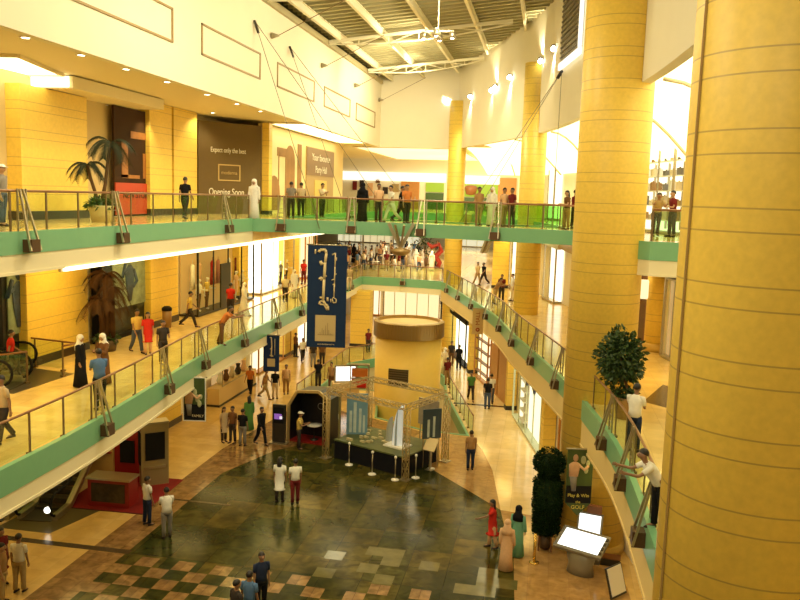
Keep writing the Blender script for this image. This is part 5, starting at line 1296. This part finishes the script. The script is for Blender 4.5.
MB().bar((0, 0, 0), (0, 0, .95), .06).box((0, 0, .02), (.3, .3, .04)).build('pole', STEEL, t); mb = MB(); mb.add([(-.28, -.16, .9), (.28, -.16, .9), (.28, .2, 1.35), (-.28, .2, 1.35), (-.28, -.13, .86), (.28, -.13, .86), (.28, .23, 1.31), (-.28, .23, 1.31)], [(0, 1, 2, 3), (7, 6, 5, 4), (0, 4, 5, 1), (1, 5, 6, 2), (2, 6, 7, 3), (3, 7, 4, 0)]); mb.build('tray', GOLD, t)
for px, py, lb in ((349, 465, 'leftmost white barrier post before the black plinth'), (372, 474.5, 'white barrier post second from left before the black plinth'), (395, 480, 'white barrier post nearest the front truss post on its left'), (415.5, 478, 'white barrier post just right of the front truss post'), (431, 469, 'rightmost white barrier post before the black plinth')):
    p = at(px, py, 0); t = thing('barrier_post', lb, 'barrier post', p, group='barrier posts round the plinth')
    MB().lathe([(0, 0), (.17, 0), (.17, .03), (.05, .07), (0, .07)], n=18).build('base', WHITEP, t); MB().lathe([(0, .05), (.022, .05), (.022, .92), (0, .92)], n=10).build('pole', STEEL, t); MB().ell((0, 0, .97), (.06, .06, .07), 12, 8).build('finial', WHITEP, t)
# black booth
ba = at(288, 441, 0); bb = at(328, 447, 0); mid = (ba+bb)/2; w = (bb-ba).length; rz = math.atan2(bb.y-ba.y, bb.x-ba.x)
t = thing('exhibition_booth', 'black exhibition booth with slanted gold framed roof edge', 'booth', mid, rz)
out = [(-w/2, 0), (-w/2+.02, 1.75), (-w/2+.45, 2.45), (w*.25, 2.55), (w/2, 2.2), (w/2, 0)]
mb = MB()
for a, b in zip(out, out[1:]): mb.bar((a[0], 0, a[1]), (b[0], 0, b[1]), .12, .12)
mb.build('gold_frame', mat('booth_gold', (.55, .40, .16), .4, .3), t)
BB = mat('booth_black', (.010, .011, .014), .35)
mb = MB(); n = len(out); mb.add([(p[0], 1.15, p[1]) for p in out]+[(p[0], 1.22, p[1]) for p in out], [tuple(range(n)), tuple(reversed(range(n, 2*n)))]+[(i, (i+1) % n, (i+1) % n+n, i+n) for i in range(n)]); mb.build('back_wall', BB, t)
mb = MB()
for k in (0, 1, 2, 3, 4):
    a, b = out[k], out[k+1]; mb.add([(a[0], .06, a[1]), (b[0], .06, b[1]), (b[0], 1.15, b[1]), (a[0], 1.15, a[1]), (a[0]*.98, .06, a[1]*.98), (b[0]*.98, .06, b[1]*.98), (b[0]*.98, 1.15, b[1]*.98), (a[0]*.98, 1.15, a[1]*.98)], [(0, 1, 2, 3), (7, 6, 5, 4), (0, 4, 5, 1), (2, 6, 7, 3), (1, 5, 6, 2), (0, 3, 7, 4)])
mb.build('shell', BB, t); MB().box((0, .6, .03), (w-.1, 1.1, .06)).build('platform', REDM, t)
MB().lathe([(.14, 0), (.16, 0), (.16, .02), (.14, .02)], n=20).build('emblem', mat('emblem_silver', (.4, .4, .4), .4), t, loc=(.1, 1.13, 1.55)).rotation_euler = (PI/2, 0, 0)
tb = thing('small_table', 'small white topped table inside the black booth', 'table', w2l(t, .05, .55, .06), rz)
MB().lathe([(0, .7), (.36, .7), (.36, .74), (0, .74)], n=20).build('top', WHITEP, tb); MB().lathe([(0, 0), (.2, 0), (.2, .03), (.03, .05), (.03, .7), (0, .7)], n=14).build('leg', DARKM, tb)
p = at(279, 443, 0)
t = thing('info_screen', 'dark upright information screen with violet display left of the booth', 'screen', p, facing_cam(p)-.35)
MB().box((0, 0, .95), (.62, .16, 1.8)).build('body', DARKM, t); MB().box((0, 0, .03), (.85, .5, .06)).build('base', STEEL, t); MB().box((0, -.09, 1.35), (.5, .03, .75)).build('display', BLACK, t)
MB().box((-.03, -.11, 1.30), (.36, .02, .26)).build('violet_picture', glow('violet', (.45, .18, .75), .8), t); MB().box((.12, -.122, 1.26), (.12, .01, .12)).build('white_picture', glow('white_pix', (1, .9, .95), 1.6), t)
# lit stall behind
p = at(345, 399, 0)
t = thing('lit_stall', 'white glowing stall panel behind the exhibition stand, left of the drum', 'stall', p, facing_cam(p)+.15)
MB().box((0, 0, .5), (1.5, .8, 1.0)).build('counter', mat('counter_cream', (.70, .50, .22), .5), t); frame(MB(), 1.3, 1.0, 2.0, -.06, .08, .12).build('frame', STEEL, t); MB().box((0, 0, 1.5), (1.1, .06, .9)).build('lit_panel', glow('stall_glow', (1, .95, .82), 4), t)
p = at(359, 400, 0)
t = thing('goods_rack', 'open rack with orange and red goods right of the glowing stall panel', 'rack', p, facing_cam(p))
mb = MB(); frame(mb, 1.1, 0, 2.1, 0, .06, .4); mb.box((0, 0, .7), (1.0, .4, .04)).box((0, 0, 1.3), (1.0, .4, .04)); mb.build('frame', STEEL, t); MB().box((0, .02, 1.0), (.9, .3, .5)).build('red_goods', cloth('red'), t); MB().box((0, .02, 1.6), (.9, .3, .45)).build('orange_goods', cloth('orange'), t)

# ------------------------------------------------------------------ lit panels bottom right
p = at(580, 573, 0)
t = thing('directory_table', 'tilted glowing white directory panel on a grey pedestal', 'light table', p, facing_cam(p)-.38)
MB().loft([((0, 0, 0), .45, .28, (0, 0, 1)), ((0, 0, .3), .40, .25, (0, 0, 1)), ((0, 0, .88), .55, .32, (0, 0, 1))], 24).build('pedestal', mat('pedestal_grey', (.30, .27, .2), .35, .3), t)
q = MB().box((0, 0, 0), (1.55, .95, .10)).build('casing', mat('casing_grey', (.22, .20, .15), .4, .3), t); q.location = (0, 0, 1.02); q.rotation_euler = (rad(24), 0, 0)
MB().box((0, 0, .055), (1.32, .74, .02)).build('lit_face', glow('panel_white', (.95, 1, .98), 3.2), q)
mb = MB()
for k in range(4): mb.box((.72, -.3+k*.2, .06), (.07, .1, .04))
mb.build('buttons', DARKM, q)
p = Vector((1.88, 25.45, 0))
t = thing('light_board', 'upright glowing white panel behind the tilted directory', 'light panel', p, facing_cam(p)-.15)
MB().box((0, .03, .42), (.75, .16, .84)).build('stand', mat('casing_grey', (.22, .20, .15), .4, .3), t)
q = MB().box((0, 0, 0), (.80, .08, .80)).build('casing', mat('casing_grey', (.22, .20, .15), .4, .3), t); q.location = (0, -.02, 1.28); q.rotation_euler = (rad(-16), 0, 0)
MB().box((0, -.055, 0), (.68, .02, .68)).build('lit_face', glow('panel_white', (.95, 1, .98), 3.2), q)
MB().box((.12, .02, 1.83), (.45, .14, .26)).build('brown_box', WOOD, t)
p = at(610, 564, 0); t = thing('floor_box', 'small dark box on the floor right of the glowing directory', 'box', p, facing_cam(p)); MB().box((0, 0, .12), (.6, .35, .24)).build('body', DARKM, t); MB().box((0, 0, .25), (.64, .39, .03)).build('lid', WOOD, t)
p = at(619, 598, 0); t = thing('leaflet_stand', 'thin dark edged white board leaning near the bottom right rail', 'stand', p, rad(50))
MB().box((0, 0, .5), (.75, .05, .9)).build('edge', DARKM, t); MB().box((0, -.035, .52), (.66, .02, .8)).build('sheet', WHITEP, t); t.rotation_euler = (rad(-18), 0, rad(50))
o = MB().lathe([(.03, 0), (.05, 0), (.05, 1.0), (.03, 1.0)], n=10).lathe([(0, 0), (.16, 0), (.16, .04), (0, .04)], n=16).build('barrier_post', mat('brass', (.75, .5, .12), .25, .8)); o.location = at(534, 563, 0); tag(o, 'slim brass post on the floor left of the topiary', 'barrier post')

# ------------------------------------------------------------------ lamps and wall fittings
LENS = glow('lamp_lens', (1, .92, .66), 30)
def downlight(p, label, group):
    t = thing('ceiling_downlight', label, 'downlight', p, group=group)
    MB().lathe([(.11, 0), (.17, 0), (.17, -.03), (.11, -.03)], n=18).build('rim', WHITEP, t); MB().lathe([(0, -.01), (.11, -.01), (.11, -.02), (0, -.02)], n=14).build('lens', LENS, t)
    light('lamp', 'SPOT', (p[0], p[1], p[2]-.06), 330, WARMW, .06, spot=2.2, target=(p[0]-1.6, p[1], p[2]-5))
for y in (15.2, 17.6, 19.8, 22.4, 25.0, 27.9, 31.4, 34.6, 37.6): downlight((-13.9, y, CEIL2), 'small round downlight in the row along the upper left gallery ceiling edge', 'downlights along the upper left ceiling')
for px, py in ((15, 105), (104, 105)): p = at(px, py, 15.0); downlight((p.x, p.y, 15.0) if p.x > -20 else (-19, p.y, 15.0), 'small round downlight in the lowered ceiling near the wide stone pier', 'downlights in the lowered ceiling')
downlight((-16.8, 38.6, CEIL2), 'small round downlight above the Opening Soon hoarding', None)
light('lamp', 'SPOT', (-17.2, 33.4, 15.3), 500, WARMW, .08, spot=1.3, target=(-17.8, 33.4, 11))
# ceiling coves: plaster lit by uplights, that light put in as emission
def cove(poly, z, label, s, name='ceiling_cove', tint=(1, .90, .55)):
    t = thing(name, label, 'lit ceiling', (sum(p[0] for p in poly)/len(poly), sum(p[1] for p in poly)/len(poly), z)); c_ = t.location
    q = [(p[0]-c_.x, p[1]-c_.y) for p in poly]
    MB().prism(q, -.05, -.02).build('plaster_glow', glow('cove_%.1f' % s, tint, s), t)
    mb = MB()
    for a, b in zip(q, q[1:]+q[:1]): mb.bar((*a, -.06), (*b, -.06), .12, .10)
    mb.build('surround', CEILM, t)
cove([(-23, 21.5), (-15.9, 22.3), (-16.9, 26.1), (-23, 26.1)], CEIL2, 'uplit plaster ceiling cove, light set as glow, above the wide stone pier at top left', 8)
cove([(-15.5, 43.2), (-13.4, 43.2), (-13.4, 58.5), (-15.5, 58.5)], CEIL2, 'uplit plaster ceiling cove, light set as glow, above the pale mural beyond the hoarding', 8)
def vault(pa, pb, za, zb, label, s_, ribs=()):
    """lit plaster vault between two plan lines, curving down from za to zb; its light is emission put into the plaster, with cream ribs"""
    n = 14; A = [p for p, _ in walk(pa, 1e9 if False else sum((Vector(a)-Vector(b)).length for a, b in zip(pa, pa[1:]))/n)]; B = [p for p, _ in walk(pb, sum((Vector(a)-Vector(b)).length for a, b in zip(pb, pb[1:]))/n)]
    k = min(len(A), len(B)); m = 6; c = (A[k//2]+B[k//2])/2
    t = thing('ceiling_vault', label, 'lit ceiling', (c.x, c.y, za))
    def P(i, j, dz=0):
        u_ = j/m; q = A[i].lerp(B[i], u_); return (q.x-c.x, q.y-c.y, (zb-za)*(1-math.cos(u_*PI/2))*1.0+dz)
    vs = [P(i, j) for i in range(k) for j in range(m+1)]+[P(i, j, .06) for i in range(k) for j in range(m+1)]; o = k*(m+1); fs = []
    for i in range(k-1):
        for j in range(m):
            a = i*(m+1)+j; fs += [(a, a+1, a+m+2, a+m+1), (a+o, a+m+1+o, a+m+2+o, a+1+o)]
    MB().add(vs, fs, 0, True).build('plaster_glow', glow('vault_%.1f' % s_, (1, .88, .50), s_), t, fix=False)
    for i in ribs:
        if i < k: MB().tube([P(i, j, -.05) for j in range(m+1)], .07, 6).build('rib', CEILM, t)
wo = [p for p in offset(WR, .55) if p[1] < 58.5]; so = offset(SLR, -.25)
vault([p for p in wo if p[1] >= 12], [p for p in so if 12 <= p[1] <= 58.5], 15.4, 13.35, 'long curved plaster ceiling vault, light set as glow, behind the right wall and the round columns', 4.5, (2, 4, 6, 8, 10, 12))
vault([(-6.3, 61.8), (3.5, 61.8)], [(-6.3, 83.9), (3.5, 83.9)], 15.4, 14.15, 'plaster ceiling vault, light set as glow, over the lime green shop sign beyond the bridge', 4.5, (4, 9))
cove([(-15.5, 63), (-7, 63), (-7, 82), (-15.5, 82)], CEIL2, 'plain ceiling patch with added soft glow before the far upper shops left of the corner column', 2.0)  # emission added to brighten the plain far ceiling
MB().box((0, 0, 0), (6.2, .05, .36)).build('riser_glow', glow('cove_8.0', (1, .90, .55), 8), None)  # step face lit by the cove; that light is given as emission
o = bpy.data.objects['riser_glow']; o.location = (-19.9, 26.26, 15.25); tag(o, 'upright step of the lowered ceiling, cove light set as glow, above the stone pier', 'lit ceiling')
# spotlights on the right wall
def wall_spot(px, py, label, up=True, power=250, path=WR):
    p = hit(path, px, py); c_ = Vector((p.x, p.y, p.z)); to = Vector((-c_.x, -c_.y, 0)).normalized()
    b = c_+to*.45
    t = thing('wall_spotlight', label, 'spotlight', b, facing_cam(b))
    MB().lathe([(0, -.14), (.10, -.14), (.16, .12), (.13, .14), (0, .10)], n=18).build('housing', DARKM, t, loc=(0, 0, 0)).rotation_euler = (rad(70), 0, 0)
    l_ = MB().lathe([(0, 0), (.15, 0), (.15, .02), (0, .02)], n=18).build('lens', glow('spot_lens', (1, .95, .78), 60), t, loc=(0, -.13, -.05)); l_.rotation_euler = (rad(70), 0, 0)
    MB().bar((0, .1, 0), (0, .5, 0), .06).build('arm', DARKM, t)
    light('lamp', 'SPOT', b+Vector((0, 0, .2 if up else -.2)), power*(3 if up is not None else 1), WARMW, .1, spot=1.15, target=c_+Vector((0, 0, 1.6 if up else (0 if up is None else -1.6))), blend=.9)
wall_spot(553.5, 50, 'bright spotlight high on the right wall above the slim column', False, 420)
wall_spot(540.5, 62, 'spotlight fitting just above the slim column shining upward', True, 520)
wall_spot(509.5, 78, 'bright spotlight at middle of the curved right wall', False, 420)
wall_spot(495, 88, 'spotlight fitting shining upward left of the middle wall spotlight', True, 520)
wall_spot(491, 91, 'small spotlight lowest in the middle pair on the right wall', False, 150)
wall_spot(470, 97, 'bright spotlight leftmost on the curved right wall', False, 420)
FWp = [(-13, 60.6), (-6.7, 60.6)]
wall_spot(447, 101, 'spotlight above the far corner column washing the end wall', None, 900, FWp)
# louvre on right wall
p0 = hit(WR, 567, 20); p1 = hit(WR, 584, 20); d_ = Vector((p1.x-p0.x, p1.y-p0.y)); 
t = thing('wall_louvre', 'dark louvre panel with glowing white edge high on right wall beside column', 'louvre', ((p0.x+p1.x)/2-.15, (p0.y+p1.y)/2, 18.3), math.atan2(d_.y, d_.x)); w = d_.length
MB().box((0, 0, 2.2), (w, .12, 4.4)).build('panel', mat('louvre_grey', (.20, .17, .10), .5), t)
mb = MB()
for k in range(18): mb.box((0, -.08, .15+k*.24), (w-.1, .06, .08))
mb.build('slat', mat('louvre_slat2', (.13, .11, .07), .5), t)
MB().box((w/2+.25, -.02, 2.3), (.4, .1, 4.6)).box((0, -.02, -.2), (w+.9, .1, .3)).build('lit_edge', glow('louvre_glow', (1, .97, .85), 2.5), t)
# roof pendant cluster
t = thing('roof_lamp_cluster', 'cluster of bright lamps hanging beneath the skylight roof', 'pendant lamp', deep(438, 36, 36))
mb = MB(); mb.bar((0, 0, .2), (0, 0, 1.8), .05).bar((-.7, 0, .2), (.7, 0, .2), .07).bar((0, -.6, .2), (0, .6, .2), .07); mb.build('bracket', ROOFB, t)
for x, y in ((-.65, 0), (.65, 0), (0, -.55), (0, .55)):
    MB().lathe([(0, .2), (.12, .18), (.18, -.12), (.15, -.12), (0, .1)], n=16).build('shade', STEEL, t, loc=(x, y, 0)); MB().ell((x, y, -.06), (.09, .09, .09), 10, 8).build('bulb', glow('bulb', (1, .95, .8), 20), t)
# ------------------------------------------------------------------ lighting
w = bpy.data.worlds.new('world'); sc.world = w; w.use_nodes = True
w.node_tree.nodes['Background'].inputs[0].default_value = (.06, .05, .035, 1); w.node_tree.nodes['Background'].inputs[1].default_value = .5
DOWN = (0, 0, 0)
# ground floor ceilings below the middle gallery
for y in range(8, 62, 6): light('lamp', 'AREA', (-15.8, y, 4.2), 85, WARM, 3.0, 1.2)
for px, py in walk(E1R, 6): 
    if py.x or True: light('lamp', 'AREA', (px.x+2.2 if False else px.x+.75, px.y, 4.2), 62, WARM, .9, 3.0)
# middle gallery ceilings below the upper gallery
for y in range(8, 62, 6): light('lamp', 'AREA', (-15.6, y, 9.35), 260, WARM, 3.0, 2.0)
for x, y in ((2.2, 48), (4.2, 38), (1.0, 54), (5.5, 30), (-2.0, 58)): light('lamp', 'AREA', (x, y, 9.35), 420, WARM, 2.5, 3.5)
for x, y in ((-10, 68), (-4, 74), (-12, 80), (-4, 88), (-10, 96)): light('lamp', 'AREA', (x, y, 9.35), 900, WARMW, 5, 3)
for x, y in ((-14, 68), (-8, 68)): light('lamp', 'AREA', (x, y, 4.2), 450, WARM, 5, 3)
# upper gallery
for x, y in ((-9, 66), (-4, 72), (-10, 78)): light('lamp', 'AREA', (x, y, 15.4), 700, WARMW, 4, 3)
# atrium floods hung from the roof
for x, y in ((-7, 24), (-7.5, 46)):
    light('flood', 'AREA', (x, y, 19.7), 1300, WARMW, 1.2)
for x, y in ((-3.2, 18), (-3.2, 27), (-4.5, 35), (-6.5, 44), (-8, 53)):
    light('flood', 'AREA', (x, y, 19.8), 720, WARMW, .9, .9, target=(-12.9, y+1.0, 16.2))
light('flood', 'AREA', (-9.5, 48, 19.4), 500, WARMW, .9, .9, target=(-9.5, 60.5, 17))
light('flood', 'POINT', (-5, 30, 18.2), 700, WARMW, .35); light('flood', 'POINT', (-6, 14, 18.2), 500, WARMW, .35)
for x, y in ((-9, 3), (-3, -3), (-10, 12)): light('lamp', 'AREA', (x, y, 17), 1000, WARMW, 3, 3, target=(1.5, 14, 10))  # unseen lights without fittings, added to brighten the nearest column
for x, y in ((-11, 64), (-9, 74)): light('lamp', 'AREA', (x, y, 13.2), 500, WARMW, 4, 3, target=(x, y+6, 15.5))  # added uplights without fittings, brightening the far upper ceiling and end wall
